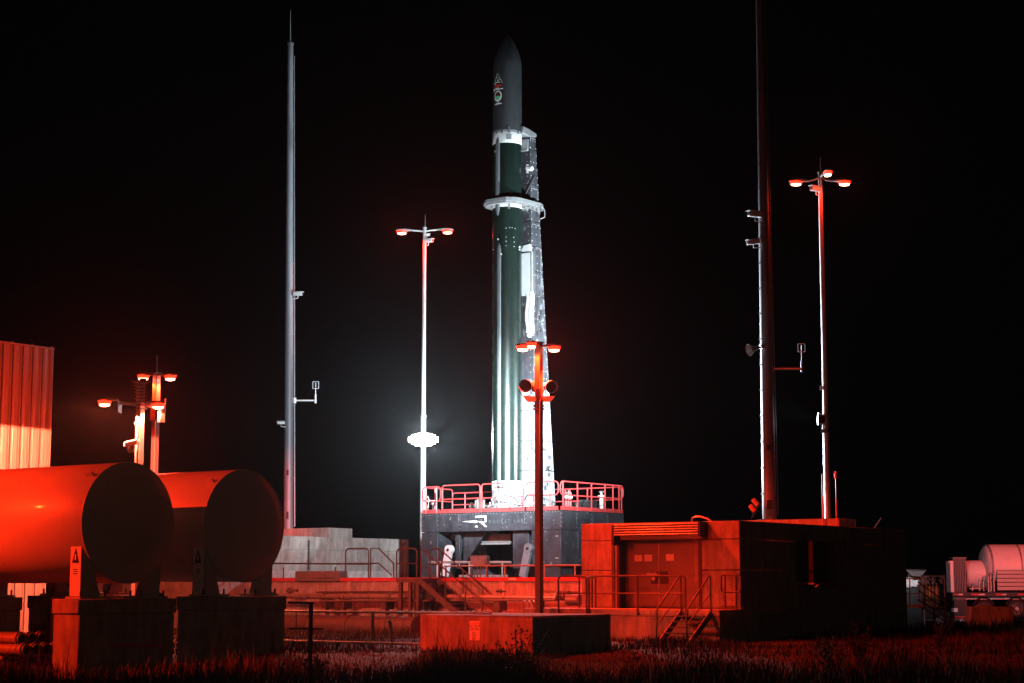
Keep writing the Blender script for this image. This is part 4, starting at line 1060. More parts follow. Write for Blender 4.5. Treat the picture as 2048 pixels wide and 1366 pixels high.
def round_flood(t, c, dirn, name="flood_head", m_=M_POLE, lit=None):
    u = Vector(dirn).normalized()
    hd = MB().cyl(c - u*.16, c - u*.02, .10, .19, 20).cyl(c - u*.02, c + u*.08, .19, .21, 20, caps=False).build(name, m_, t)
    MB().cyl(c - u*.02, c + u*.005, .175, n=20).build("flood_glass", lit or M_DARK, hd)
    side = u.cross(Vector((0, 0, 1))).normalized()
    MB().tube([c + side*.22, c + side*.2 - Vector((0, 0, .2)), c + side*.1 - Vector((0, 0, .33)), c - side*.1 - Vector((0, 0, .33)), c - side*.2 - Vector((0, 0, .2)), c - side*.22], .014, 6).build("flood_yoke", M_DARK, hd)
    return hd
round_flood(tF, at(1052, 771, 56.0), -Lc*.35 - Fc - Vector((0, 0, .25)))
round_flood(tF, at(1102, 773, 56.0), Lc*.4 - Fc - Vector((0, 0, .3)))
fl = at(1074, 772, 56.25); aim_r = Vector((RX, RY, 8.0)) - fl
round_flood(tF, fl, aim_r.normalized(), lit=M_WLENS)
spot(tF, "flood_light", fl + aim_r.normalized()*.35, (RX - .2, RY, 10.6), 21000, COOL, 96, 1.0, .16)
spot(tF, "flood_light", fl + aim_r.normalized()*.35 + Lc*.05, (RX + .1, RY, 7.6), 90000, COOL, 36, 1.0, .16)

# posts behind the tanks
tA, bA, zA = post_square(280, 54.0, 768, 930, "square lamp post with crossarm and camera behind the first tank", .3, .095)
lv = MB()
for k in range(8): lv.box(bA.x - .14, bA.x + .14, bA.y - .14, bA.y + .14, zA - .06 - k*.10, zA - .03 - k*.10)
lv.build("louvre_fins", M_PIPED, tA)["kind"] = "stuff"
MB().box(bA.x - .2, bA.x + .2, bA.y - .2, bA.y + .2, zA + .04, zA + .10).cyl((bA.x + .08, bA.y, zA + .1), (bA.x + .08, bA.y, zA + .16), .10, n=10).build("top_box", M_PIPED, tA)
zc_ = zat(810, 54.0)
a, b = at(236, 806, 53.8), at(322, 815, 54.2)
MB().obox((a + b)/2, (b - a)/2, Fc*.05, Vector((0, 0, .045))).build("crossarm", M_POLE, tA)
red_head(tA, a + Vector((0, 0, .08)), -Lc, 11000, size=174, warm=WARM, blend=.02)
spot(tA, "added_beam", a - Lc*.45 - Vector((0, 0, .2)), a - Lc*6 + Vector((0, 0, 1.0)), 650, RED, 150, .8, .08)  # added beam reddening the cladding above the lamp's cut-off
sp_ = a + Lc*.06
MB().obox(sp_ - Vector((0, 0, .12)), Lc*.006, Fc*.26, Vector((0, 0, .17))).build("added_shield", M_DECAL_K, tA)  # added plate keeping this head's light off the deck and tanks
red_head(tA, at(290, 808, 54.0) + Vector((0, 0, .03)), Lc, 1900, size=160, warm=WARM)
MB().box(b.x - .04, b.x + .08, b.y - .1, b.y + .1, b.z - .45, b.z + .12).build("junction_box", M_PIPED, tA)
c = at(262, 893, 53.8)
t = thing("dome_camera", tuple(c), "white dome camera on a curved arm beside the post behind the tank", "camera")
MB().obox(c + Vector((0, 0, .1)), Lc*.2 + Vector((0, 0, .05)), Fc*.1, Vector((-.0, 0, .08))).build("housing", M_WHITE, t, .03)
MB().lathe([(.01, c.z - .2), (.09, c.z - .17), (.12, c.z - .08), (.12, c.z + .02)], c.x, c.y, 18).build("dome", M_GREY, t)
MB().tube([c + Lc*.1 + Vector((0, 0, .15)), c + Lc*.22 + Vector((0, 0, .3)), c + Lc*.2 + Vector((0, 0, .6)), c + Lc*.08 + Vector((0, 0, .72))], .035).build("arm", M_WHITE, t)
tB, bB, zB = post_square(311, 60.0, 748, 945, "square lamp post with twin heads and thin aerial behind the tanks", .3, .095)
red_head(tB, Vector((bB.x, bB.y, zB - .03)) - Lc*.05, -Lc, 1500, size=165)
red_head(tB, Vector((bB.x, bB.y, zB - .05)) + Lc*.08, Lc - Fc*.2, 1500, size=165)
MB().cyl((bB.x, bB.y, zB), (bB.x - .01, bB.y, zB + .62), .012, n=6).build("aerial", M_STEEL, tB)
wl = Vector((bB.x, bB.y, zB - .25)) + Lc*.35 + Fc*.2
spot(tB, "added_beam", wl, (bL.x, bL.y, 4.6), 16000, RED, 22, .9, .08)  # added narrow beam reddening the foot of the left mast
MB().box(bB.x - .13, bB.x + .13, bB.y - .13, bB.y + .13, zat(842, 60), zat(815, 60)).box(bB.x + .1, bB.x + .35, bB.y - .1, bB.y + .1, zat(840, 60), zat(812, 60)).build("junction_box", M_PIPED, tB, .01)
MB().obox(at(330, 812, 60), Lc*.02, Fc*.02, Vector((0, 0, .25))).build("aerial_panel", M_STEEL, tB)

# tall round posts
def tall_post(px_b, py_b, px_t, py_t, D, label, heads, arm, zbase=2.1, aerial=.95):
    b = at(px_b, py_b, D); tp = at(px_t, py_t, D); zt_ = tp.z
    t = thing("tall_lamp_post", (b.x, b.y, zbase), label, "lamp post", "tall round lamp posts with red heads")
    zmid = zat(832, D)
    MB().cyl((b.x, b.y, zbase), (b.x, b.y, zmid), .135, .12, n=20).build("lower_pole", M_POLE, t)
    MB().cyl((b.x, b.y, zmid), (b.x, b.y, zt_), .105, .075, n=20).build("upper_pole", M_POLE, t)
    MB().cyl((b.x, b.y, zmid - .05), (b.x, b.y, zmid + .04), .15, n=20).build("joint_collar", M_STEEL, t)
    MB().cyl((b.x, b.y, zt_), (b.x, b.y, zt_ + .08), .09, n=14).build("pole_cap", M_POLE, t)
    MB().cyl((b.x + .03, b.y, zt_), (b.x + .03, b.y, zt_ + aerial - .3), .012, n=6).build("aerial", M_STEEL, t)
    MB().cyl((b.x, b.y, zbase), (b.x, b.y, zbase + .05), .26, n=20).build("base_flange", M_STEEL, t)
    for (dr, rise, pw) in heads:
        u = Vector(dr).normalized(); s0 = Vector((b.x, b.y, zt_ - .12)); e0 = s0 + u*arm + Vector((0, 0, rise))
        if arm > .05: MB().tube([s0, s0 + u*arm*.5 + Vector((0, 0, rise*.7)), e0], .04).build("lamp_arm", M_POLE, t)
        red_head(t, e0, u, pw, size=158, L_=.75)
    return t, b, zt_
tM, bM, zM = tall_post(846.5, 900, 847, 458, 80.0, "tall round lamp post with blazing white flood lights left of the rocket", [(-Lc, .05, 1500), (Lc, .08, 1500)], .55)
cam_head(857, 482, 79.9, Lc - Fc*.6, "white camera housing near the top of the post left of the rocket", .42)
cam_head(854, 470, 79.95, Lc - Fc*.2, "small white bracket camera just under the lamp arms left of rocket", .26)
tN, bN, zN = tall_post(1655, 1000, 1643, 348, 68.0, "tall round lamp post with three red heads on the right bunker roof", [(-Lc, -.16, 420), (Lc, -.16, 420), (-Fc + Lc*.15, .0, 260)], .45, zbase=BT)
tN.location = (bN.x, bN.y, BT)
cam_head(1632, 378, 67.8, -Lc - Fc*.7, "white camera housing below the three red heads on the right post", .5)
MB().box(bN.x - .14, bN.x + .02, bN.y - .18, bN.y - .1, zat(780, 68), zat(772, 68)).build("tag_plate", M_WHITE, tN)

# white flood clusters on the tall posts
zfl = zat(881, 80.0)
rk_aim = Vector((RX, RY, 7.6)); cpos = Vector((bM.x, bM.y, zfl)) - Fc*.05
fc = thing("flood_light_cluster", (bM.x, bM.y, zfl), "blazing cluster of white flood lights on the post left of the rocket", "flood light")
MB().obox(Vector((bM.x, bM.y, zfl + .02)) - Fc*.14, Lc*.5, Fc*.03, Vector((0, 0, .04))).build("mounting_bar", M_STEEL, fc)
for k, (s_, dz_, hw_, hh_) in enumerate(((-.585, .03, .07, .12), (-.445, .03, .072, .21), (-.27, .02, .105, .275), (-.08, .02, .09, .31), (.10, .02, .09, .31), (.29, .02, .105, .275), (.465, .03, .072, .21), (.605, .03, .07, .12))):  # heads stepped into an oval, the lamps' glare put into their shape
    c = Vector((bM.x, bM.y, zfl + dz_)) + Lc*s_ - Fc*(.24 - abs(s_)*.12)
    u = (-Fc - Vector((0, 0, .12))).normalized(); sd = Lc; upv = sd.cross(u) if sd.cross(u).z > 0 else u.cross(sd)
    hd = MB().obox(c - u*.07, sd*hw_, upv*hh_, u*.07).build("flood_head", M_DARK, fc, .02)
    MB().obox(c + u*.012, sd*(hw_ - .004), upv*(hh_ - .006), u*.010).build("flood_glass", M_WLENS, hd, .009)
c = Vector((bM.x, bM.y, zfl)) - Fc*.6 + Lc*.1
spot(fc, "flood_light", c, (RX - .3, RY - .3, 10.0), 13000, COOL, 94, 1.0, .25)
spot(fc, "glare_light", c - Fc*.1, c - Fc*8 + Vector((0, 0, .3)), 3400, COOL, 44, 1.0, .2)
spot(fc, "cross_light", c + Lc*.4, (bN.x, bN.y, 10.5), 85000, COOL, 44, .8, .2)
spot(fc, "pole_light", c - Fc*.1 , c + Vector((0, 0, 6)) - Fc*.3, 110, COOL, 150, .5, .2)

fr_ = thing("flood_light_cluster", (bN.x, bN.y, zat(840, 68)), "white flood light aimed left on the post above the right bunker", "flood light")
c = at(1640, 838, 67.9); u = (Vector((RX + 1, RY, 9.0)) - c).normalized()
hd = MB().cyl(c - u*.18, c + u*.05, .12, .24, 20).build("flood_head", M_DARK, fr_)
MB().cyl(c + u*.05, c + u*.07, .225, n=20).build("flood_glass", M_WLENS, hd)
MB().tube([c - u*.1, c - u*.1 - Vector((0, 0, .35)), Vector((bN.x, bN.y, c.z - .5))], .04).build("yoke", M_STEEL, fr_)
MB().box(bN.x - .16, bN.x + .16, bN.y - .16, bN.y + .16, c.z - .52, c.z - .36).build("clamp", M_DARK, fr_)
spot(fr_, "flood_light", c + u*.3, (RX + 1.0, RY, 12.3), 36000, COOL, 88, 1.0, .2)

# off-frame service lamp post on the left that lights the tanks (same family as the others)
def service_post(x, y, z0, H, label, heads, m_=M_POLE, grp="square red lamp posts"):
    t = thing("lamp_post", (x, y, z0), label, "lamp post", grp)
    MB().box(x - .1, x + .1, y - .1, y + .1, z0, H).build("pole", m_, t)
    MB().box(x - .2, x + .2, y - .2, y + .2, z0, z0 + .04).build("base_plate", M_STEEL, t)
    return t
sx_, sy_, sz_ = -39.5, 15.5, 9.4
tS = service_post(sx_, sy_, 0, sz_, "square lamp post outside the left of the photo lighting the tanks", None)
for k, dr in enumerate((Vector((1, 0, 0)), Vector((-1, 0, 0)), Vector((0, 1, 0)))):
    red_head(tS, Vector((sx_, sy_, sz_ - .1)) + dr*.08, dr, 0, light=False)
spot(tS, "lamp_light", (sx_ + .3, sy_ + .5, sz_ - .2), (-36.0, 27.2, 2.7), 30000, RED, 66, 1.0, .08)
tU = service_post(-29.9, 18.3, 0, 1.75, "knee high square flood post outside the left of the photo lighting the concrete block", None)
red_head(tU, Vector((-29.9, 18.4, 1.7)), Vector((.1, 1, 0)), 0, light=False)
spot(tU, "lamp_light", (-29.9, 19.2, 1.62), (-27.3, 36.0, .45), 17000, RED, 21, .6, .05)
# off-frame service post on the right for the trailer yard
q = at(2330, 1150, 84.0)
tT = service_post(q.x, q.y, -.2, 8.6, "square lamp post outside the right of the photo lighting the trailer", None)
red_head(tT, Vector((q.x, q.y, 8.5)) - Lc*.1, -Lc, 0, light=False)
spot(tT, "lamp_light", Vector((q.x, q.y, 8.15)) - Lc*.5, at(2030, 1085, 100), 11000, RED, 36, .6, .1)
spot(tT, "work_light", Vector((q.x, q.y, 6.0)) - Lc*.3, at(1935, 1150, 100), 1000, (.9, .93, 1), 40, .6, .1)
fq = q

tV = service_post(14.0, -6.0, 0, 8.0, "added square lamp post far behind the camera giving a dim warm fill", None)
vb_ = Vector((14.0, -6.0, 7.9)); red_head(tV, vb_ + Fc*.1, Fc, 0, light=False)
spot(tV, "lamp_light", vb_ + Fc*.7 - Vector((0, 0, .3)), (-26, 46, 2), 1500, (1.0, .66, .40), 75, .8, .1)  # added warm fill for the bunker's dark side, source unseen

# =============================================================== horizontal storage tanks on piers
def tank(cap_px, cap_py, D, dia_px, label, length=9.5):
    c = at(cap_px, cap_py, D); r = dia_px/2*D/F*1.0
    t = thing("storage_tank", (c.x - length/2, c.y, c.z - r), label, "tank", "white storage tanks on concrete piers")
    MB().lathe([(.01, c.x + .10), (r*.4, c.x + .095), (r*.75, c.x + .06), (r*.93, c.x + .02), (r*.99, c.x - .01)], c.y, c.z, 72, axis='x', cap=False).build("end_cap", M_TANK, t)
    prof = [(r*.99, c.x - .012), (r, c.x - .03), (r, c.x - 3), (r, c.x - 6), (r, c.x - length + .1), (r*.9, c.x - length - .05), (.01, c.x - length - .2)]
    MB().lathe(prof, c.y, c.z, 72, axis='x').build("tank_shell", M_TANK, t)
    for xw in (c.x - .62, c.x - 3.0, c.x - 5.4): MB().lathe([(r - .002, xw - .012), (r + .0035, xw - .006), (r + .0035, xw + .006), (r - .002, xw + .012)], c.y, c.z, 72, axis='x', cap=False).build("weld_seam", M_TANK, t)
    MB().lathe([(r*.99, c.x - .03), (r + .012, c.x - .03), (r + .012, c.x - .002), (r*.985, c.x - .002)], c.y, c.z, 72, axis='x', cap=False).build("end_rim", M_TANK, t)
    for s_ in (-1, 1):                          # lifting lugs near the end
        a = R(90 + s_*42); yy2, zz2 = c.y + r*math.cos(a), c.z + r*math.sin(a)
        MB().obox((c.x - .28, yy2, zz2), Vector((.12, 0, 0)), Vector((0, -math.sin(a)*.02, math.cos(a)*.02)), Vector((0, math.cos(a), math.sin(a)))*.12).build("lifting_lug", M_TANK, t)
    for xs in (c.x - .30, c.x - 5.6):           # saddles: two legs plus web
        for s_ in (-1, 1):
            ya = c.y + s_*r*.86; outl_ = [(ya - s_*.0, c.z - r*.35), (ya - s_*.32, c.z - r*.80), (ya - s_*.52, c.z - r - .28), (ya - s_*.05, c.z - r - .28)]
            lg = MB().prism(outl_, 'x', xs - .16, xs + .16).build("saddle_leg", M_TANK, t, .01)
            MB().box(xs - .24, xs + .24, ya - s_*.75, ya + s_*.12, c.z - r - .33, c.z - r - .282).build("foot_plate", M_TANK, lg)
            for bx_ in (-.17, .17):
                for yo in (-s_*.62, s_*.05): MB().cyl((xs + bx_, ya + yo, c.z - r - .282), (xs + bx_, ya + yo, c.z - r - .16), .025, n=6).build("anchor_bolt", M_DARK, lg)
    ptz = c.z - r - .335
    for i, xs in enumerate((c.x - .36, c.x - 5.7)):
        pr = thing("concrete_pier", (xs, c.y, 0), ("near" if i == 0 else "far") + " concrete pier under the " + label.split(" with")[0], "pier", "concrete piers under the tanks")
        MB().box(xs - .42, xs + .42, c.y - 1.38, c.y + 1.38, -.4, ptz - .32).build("pier_wall", M_CONC, pr, .02)
        MB().box(xs - .44, xs + .44, c.y - 1.42, c.y + 1.42, ptz - .318, ptz).build("pier_cap", M_CONC, pr, .02)
    return t, c, r, ptz
tk1, c1, r1, pz1 = tank(258, 1045, 40.0, 240, "larger looking left tank with the warning triangle")
tk2, c2, r2, pz2 = tank(490, 1051, 43.2, 223, "second tank half hidden behind the left tank")
# placard on the lit saddle leg
for (c, r, lab) in ((c1, r1, "upright warning placard with black triangle on the left tank saddle"), (c2, r2, "shaded warning placard on the second tank saddle")):
    xs = c.x - .30; ys_ = c.y - r*.86
    sg_ = thing("warning_placard", (xs, ys_ - .06, c.z - r - .25), lab, "placard")
    MB().box(xs - .17, xs + .17, ys_ - .07, ys_ - .05, c.z - r - .27, c.z - r + .92).build("placard_plate", M_WHITE, sg_)
    MB().prism([(xs - .11, c.z - r + .44), (xs + .11, c.z - r + .44), (xs, c.z - r + .76)], 'y', ys_ - .08, ys_ - .0702).build("warning_triangle", M_DECAL_K, sg_)
    MB().prism([(xs - .02, c.z - r + .5), (xs + .02, c.z - r + .5), (xs + .02, c.z - r + .62), (xs - .02, c.z - r + .62)], 'y', ys_ - .084, ys_ - .0802).build("triangle_mark", M_WHITE, sg_)
    for k in range(3): MB().box(xs - .07, xs + .07, ys_ - .076, ys_ - .0702, c.z - r + .20 + k*.045, c.z - r + .215 + k*.045).build("text_line", M_DECAL_K, sg_)
# valves at the pier tops on the right of each tank
for (c, r, pz, lab) in ((c1, r1, pz1, "dark valve gear on the pier right of the first tank"), (c2, r2, pz2, "dark valve gear on the pier right of the second tank")):
    q = Vector((c.x - .55, c.y + 1.25, pz)); t = thing("pier_valve", tuple(q), lab, "valve")
    MB().cyl(q, q + Vector((0, 0, .3)), .09, n=12).build("valve_body", M_DARK, t)
    MB().cyl(q + Vector((0, 0, .28)), q + Vector((0, 0, .33)), .16, n=18).build("handwheel", M_STEEL, t)
    MB().tube([q + Vector((.0, -.3, .1)), q + Vector((.1, 0, .15)), q + Vector((.15, .18, .05)), q + Vector((.15, .2, -.3))], .04).build("pipe_bend", M_DARK, t)

# pipes lying by the piers on the left
pk = at(88, 1300, 41.6)
for k in range(4):
    for row in range(2):
        if row == 1 and k == 3: continue
        y = pk.y - .25 + k*.29 + row*.14; z = at(70, 1300, 41.0).z - .02 + row*.24
        p = MB()
        xe = pk.x - .3 + (.0 if row == 0 else -.35)
        n = 18; vs = []
        for (xx, rr) in ((xe - 6, .125), (xe, .125), (xe, .108), (xe - .6, .105)):
            for i in range(n): a = 2*math.pi*i/n; vs.append((xx, y + rr*math.cos(a), z + rr*math.sin(a)))
        p.add(vs, [(j*n+i, j*n+(i+1) % n, (j+1)*n+(i+1) % n, (j+1)*n+i) for j in range(3) for i in range(n)], True)
        ot = p.build("stored_pipe", M_PIPED)
        fl_ = MB().lathe([(.126, xe - .10), (.165, xe - .10), (.165, xe - .05), (.126, xe - .05)], y, z, 20, axis='x', cap=False).build("flange", M_PIPED, ot)
        tag(ot, f"{['front', 'second', 'third', 'rearmost'][k]} pipe in the {'bottom' if row == 0 else 'top'} layer of the stack left of the lit pier", "pipe", "pipes stacked by the piers")
rkx = pk.x - .9
rkk = thing("pipe_rack", (rkx, pk.y, 0), "low steel rack under the stack of pipes at the left edge", "rack")
zr_ = at(70, 1300, 41.0).z - .16
for xx in (rkx, rkx - 3.2):
    MB().box(xx - .05, xx + .05, pk.y - .42, pk.y - .32, 0, zr_ - .08).build("leg", M_PIPED, rkk)
    MB().box(xx - .05, xx + .05, pk.y + .7, pk.y + .8, 0, zr_ - .08).build("leg", M_PIPED, rkk)
    MB().box(xx - .06, xx + .06, pk.y - .5, pk.y + .88, zr_ - .08, zr_).build("crossbar", M_PIPED, rkk)
# small barrier bar in front of the first pier
a, b = at(228, 1291, 33.0), at(308, 1291.5, 33.0)
t = thing("pipe_barrier", tuple((a + b)/2 - Vector((0, 0, .9))), "small freestanding pipe barrier in front of the left pier", "barrier")
MB().cyl(a - Lc*.08, b + Lc*.12, .028, n=10).build("top_bar", M_RAILR, t)
for px in (232, 303):
    p = at(px, 1293, 33.0); MB().cyl((p.x, p.y, -.1), (p.x, p.y, p.z), .016, n=8).build("leg", M_PIPED, t)

# thin signpost silhouette
p = at(622, 1206, 37.0)
t = thing("pipe_stand", (p.x, p.y, 0), "dark thin post with a top bar standing in the grass beside the piers", "post")
MB().box(p.x - .03, p.x + .03, p.y - .03, p.y + .03, -.1, p.z).build("post", M_DARK, t)
MB().cyl(at(576, 1205, 37.0), at(628, 1206, 37.0), .022, n=8).build("top_bar", M_DARK, t)
MB().cyl(at(578, 1257, 37.0), at(647, 1258, 37.0), .018, n=8).build("cross_bar", M_DARK, t)

# =============================================================== pipework before the deck wall
Yp = YD - .75
a, b = on_y(560, 1192, Yp), on_y(1112, 1190, Yp)
mp = thing("main_supply_pipe", ((a.x + b.x)/2, Yp, 0.3), "thick shiny insulated supply pipe along the deck wall", "pipe")
cuts = [560, 640, 700, 780, 850, 930, 1010, 1080, 1112]
for p0_, p1_ in zip(cuts[:-1], cuts[1:]):
    x0_, x1_ = on_y(p0_, 1191, Yp).x, on_y(p1_, 1191, Yp).x
    MB().cyl((x0_ + .01, Yp, a.z), (x1_ - .01, Yp, a.z), .095, n=18).build("pipe_jacket", M_PIPE, mp)
    MB().cyl((x1_ - .05, Yp, a.z), (x1_ + .05, Yp, a.z), .12, n=18).build("pipe_collar", M_PIPE, mp)
for px in (655, 690, 775, 1000, 1075):
    x = on_y(px, 1191, Yp).x
    MB().box(x - .12, x + .12, Yp - .2, Yp + .25, a.z - .45, a.z - .10).build("pipe_shoe", M_STAIR, mp)
    MB().box(x - .05, x + .05, Yp - .05, Yp + .05, .3, a.z - .45).build("support_leg", M_STAIR, mp)
tag(MB().cyl(on_y(640, 1202, Yp - .2), on_y(1110, 1200, Yp - .2), .04, n=10).build("return_pipe", M_PIPED), "slim return pipe just below the shiny supply pipe", "pipe")
tag(MB().cyl(on_y(635, 1185, Yp + .35), on_y(850, 1184, Yp + .35), .045, n=10).build("return_pipe", M_STAIR), "dark slim pipe just above the shiny supply pipe", "pipe")
vb = thing("valve_actuator", tuple(on_y(584, 1188, Yp)), "small valve actuator standing on the supply pipe next to the tank pier", "valve")
q = on_y(584, 1188, Yp)
MB().box(q.x - .25, q.x + .25, Yp - .08, Yp + .08, q.z + .08, q.z + .18).box(q.x - .2, q.x - .1, Yp - .06, Yp + .06, q.z, q.z + .24).build("actuator_body", M_PIPED, vb, .01)
MB().cyl((q.x, Yp, q.z - .1), (q.x, Yp, q.z + .1), .05, n=10).build("stem", M_STEEL, vb)
vb = thing("valve_actuator", tuple(on_y(1000, 1183, Yp)), "small branched valve fitting on the supply pipe right of the long stairs", "valve")
q = on_y(1002, 1183, Yp)
MB().cyl((q.x - .2, Yp, q.z), (q.x + .2, Yp, q.z), .03, n=8).cyl((q.x, Yp, q.z - .08), (q.x, Yp, q.z + .08), .03, n=8).cyl((q.x - .12, Yp, q.z - .05), (q.x - .12, Yp, q.z + .07), .02, n=8).build("fitting", M_DARK, vb)
# manifold of valves at the foot of the stairs
D_ = 47.6
for k, px in enumerate((937, 946, 961, 970, 977)):
    q = at(px, 1227, D_); t = thing("small_valve", tuple(q), f"{['first', 'second', 'third', 'fourth', 'fifth'][k]} from the left of the tiny valves at the stair foot", "valve", "tiny valves on the pipe at the stair foot")
    MB().cyl(q - Vector((0, 0, .05)), q + Vector((0, 0, .06)), .022, n=8).build("valve_body", M_STEEL, t)
    MB().cyl(q + Vector((0, 0, .06)), q + Vector((0, 0, .075)), .05, n=10).build("handwheel", M_STEEL, t)

# low pipe rail in front (goalpost line)
D1 = 47.5
Yq = at(745, 1222, 48.5).y
a, b = on_y(540, 1222, Yq), on_y(985, 1226.5, Yq)
zq = (a.z + b.z)/2
pr_ = thing("pipe_rail", (on_y(745, 1240, Yq).x, Yq, .3), "long thin pipe on posts running before the supply pipe to the block", "pipe")
MB().cyl((a.x, Yq, zq), (on_y(982, 1224, Yq).x, Yq, zq), .035, n=12).build("top_pipe", M_PIPED, pr_)
for px in (745, 853):
    x = on_y(px, 1250, Yq).x; MB().cyl((x, Yq, .2), (x, Yq, zq), .045, n=10).build("post", M_PIPED, pr_)
x = on_y(592, 1250, Yq).x; MB().cyl((x, Yq, .3), (x, Yq, zq), .02, n=8).build("post", M_PIPED, pr_)
x = on_y(783, 1250, Yq + .6).x; MB().tube([(x, Yq + .6, .2), (x, Yq + .6, .75), (x - .06, Yq + .6, 1.0), (x - .05, Yq + .5, 1.05)], .05).build("post", M_PIPED, pr_)
z2 = on_y(700, 1284.5, Yq - .3).z
tag(MB().cyl((on_y(540, 1284, Yq - .3).x, Yq - .3, z2), (on_y(842, 1284, Yq - .3).x, Yq - .3, z2), .032, n=12).build("ground_pipe", M_PIPED), "thin pipe running low over the grass between tank pier and block", "pipe")
Yc = YD - 2.6
q0, q1 = on_y(560, 1262, Yc), on_y(835, 1262, Yc)
cv = thing("culvert_pipe", ((q0.x + q1.x)/2, Yc, .3), "wide horizontal dark pipe lying behind the low pipe rail", "pipe")
MB().cyl((q0.x - 3, Yc, .55), (q1.x, Yc, .55), .36, n=32).build("pipe_barrel", M_STAIR, cv)
for px in (620, 700, 780):
    x = on_y(px, 1262, Yc).x; MB().lathe([(.365, x - .06), (.39, x - .06), (.39, x + .06), (.365, x + .06)], Yc, .55, 32, axis='x', cap=False).build("pipe_band", M_STAIR, cv)
for k, (pa, pb_, py) in enumerate(((612, 690, 1237), (612, 680, 1242), (690, 760, 1240), (615, 705, 1247))):
    o = MB().cyl(on_y(pa, py, Yc + .8), on_y(pb_, py, Yc + .8), .02, n=8).build("thin_tube", M_PIPED)
    tag(o, f"{['uppermost', 'second', 'right hand', 'lowest'][k]} of the thin horizontal tubes behind the low pipe rail", "tube", "thin tubes behind the low pipe rail")
# branch pipe loops near the landing
t = thing("branch_pipework", tuple(at(1130, 1200, 55)), "flanged branch pipes where the supply pipe meets the bunker", "pipework")
q = on_y(1112, 1190, Yp)
MB().cyl((q.x, Yp, q.z), (q.x + .5, Yp, q.z), .12, n=16).build("reducer", M_PIPE, t)
for k in range(4): MB().cyl((q.x + .1 + k*.13, Yp - .02, q.z - .02), (q.x + .15 + k*.13, Yp - .02, q.z - .02), .17, n=16).build("flange", M_PIPED, t)
for k in range(3):
    x = on_y(1050 + k*9, 1212, Yp - .8).x
    MB().tube([(x - .15, Yp - .8, 1.0), (x - .13, Yp - .8, 1.38), (x, Yp - .8, 1.46), (x + .1, Yp - .8, 1.3), (x + .1, Yp - .8, 1.0)], .025, 6).build("goose_neck", M_STEEL, t)
p5, p6 = on_y(1135, 1200, Yp - .5), on_y(1160, 1200, Yp - .5)
MB().cyl(p5, p6, .18, n=20).build("drum", M_PIPED, t)
MB().cyl(on_y(1080, 1183, Yp + .3), on_y(1160, 1184, Yp + .3), .035, n=8).build("thin_pipe", M_PIPED, t)

# =============================================================== clad building at the left edge
f0 = at(103, 800, 58.0)
WX, WYf = f0.x, f0.y
wz1 = zat(699, 58.0)
wb = thing("clad_building", (WX - 3, WYf - 4, 0), "tall ribbed metal clad building cut by the left edge of the photo", "building")
MB().box(WX - 6, WX - .09, WYf - 9, WYf - .02, 0, wz1 - .05).build("building_core", M_DARK, wb)
wp = None; pw_ = .395
for k in range(22):
    y1_ = WYf - .03 - k*pw_
    if wp is None:
        z0_, z1_ = .3, wz1
        outl_ = [(WX - .088, y1_), (WX - .02, y1_), (WX, y1_ - .02), (WX, y1_ - .045), (WX - .055, y1_ - .075), (WX - .055, y1_ - pw_*.55), (WX - .045, y1_ - pw_*.6), (WX - .055, y1_ - pw_*.65), (WX - .055, y1_ - pw_ + .085), (WX - .088, y1_ - pw_ + .08)]
        wp = MB().prism(outl_, 'z', z0_, z1_).build("cladding_panel", M_CLAD, wb)
    else:
        o = wp.copy(); COL.objects.link(o); o.location = (0, -k*pw_, 0)
MB().box(WX - .1, WX + .01, WYf - .028, WYf + .02, .3, wz1 + .02).build("corner_trim", M_CLAD, wb)
MB().box(WX - .14, WX + .03, WYf - 9, WYf + .03, wz1 + .004, wz1 + .05).build("eaves_trim", M_CLAD, wb)
sn = MB()
for k in range(12): sn.box(WX - .02, WX + .035, WYf - .1 - k*pw_*2, WYf - .05 - k*pw_*2, wz1 + .05, wz1 + .09)
sn.build("eaves_bolts", M_STEEL, wb)["kind"] = "stuff"

# =============================================================== things on the right bunker
# air conditioner in a recess-like frame on the dark side
xa = X1
p, q = on_x(1592, 1165, xa), on_x(1646, 1084, xa)
ac = thing("air_conditioner", (xa, p.y, p.z), "air conditioning unit and frame on the dark side wall of the bunker", "air conditioner")
MB().box(xa + .002, xa + .62, p.y, q.y - 1.0, p.z, q.z).build("intake_hood", M_DARK, ac, .02)
MB().box(xa + .002, xa + .45, q.y - .98, q.y, p.z, q.z - .02).build("unit_body", M_PIPED, ac, .02)
for k in range(6): MB().box(xa + .452, xa + .47, q.y - .9, q.y - .1, p.z + .15 + k*.2, p.z + .27 + k*.2).build("louver", M_PIPED, ac)
MB().box(xa + .002, xa + .3, q.y + .25, q.y + .5, on_x(1680, 1143, xa).z, q.z - .05).build("duct", M_STEEL, ac)
for yy3 in (p.y + .3, q.y - .2): MB().obox((xa + .3, yy3, p.z - .35), Vector((.32, 0, .3)), Vector((0, .02, 0)), Vector((.02, 0, -.02))).build("bracket_arm", M_STEEL, ac)
MB().box(xa + .002, xa + .65, p.y - .05, q.y + .1, p.z - .06, p.z - .002).build("shelf", M_STEEL, ac)
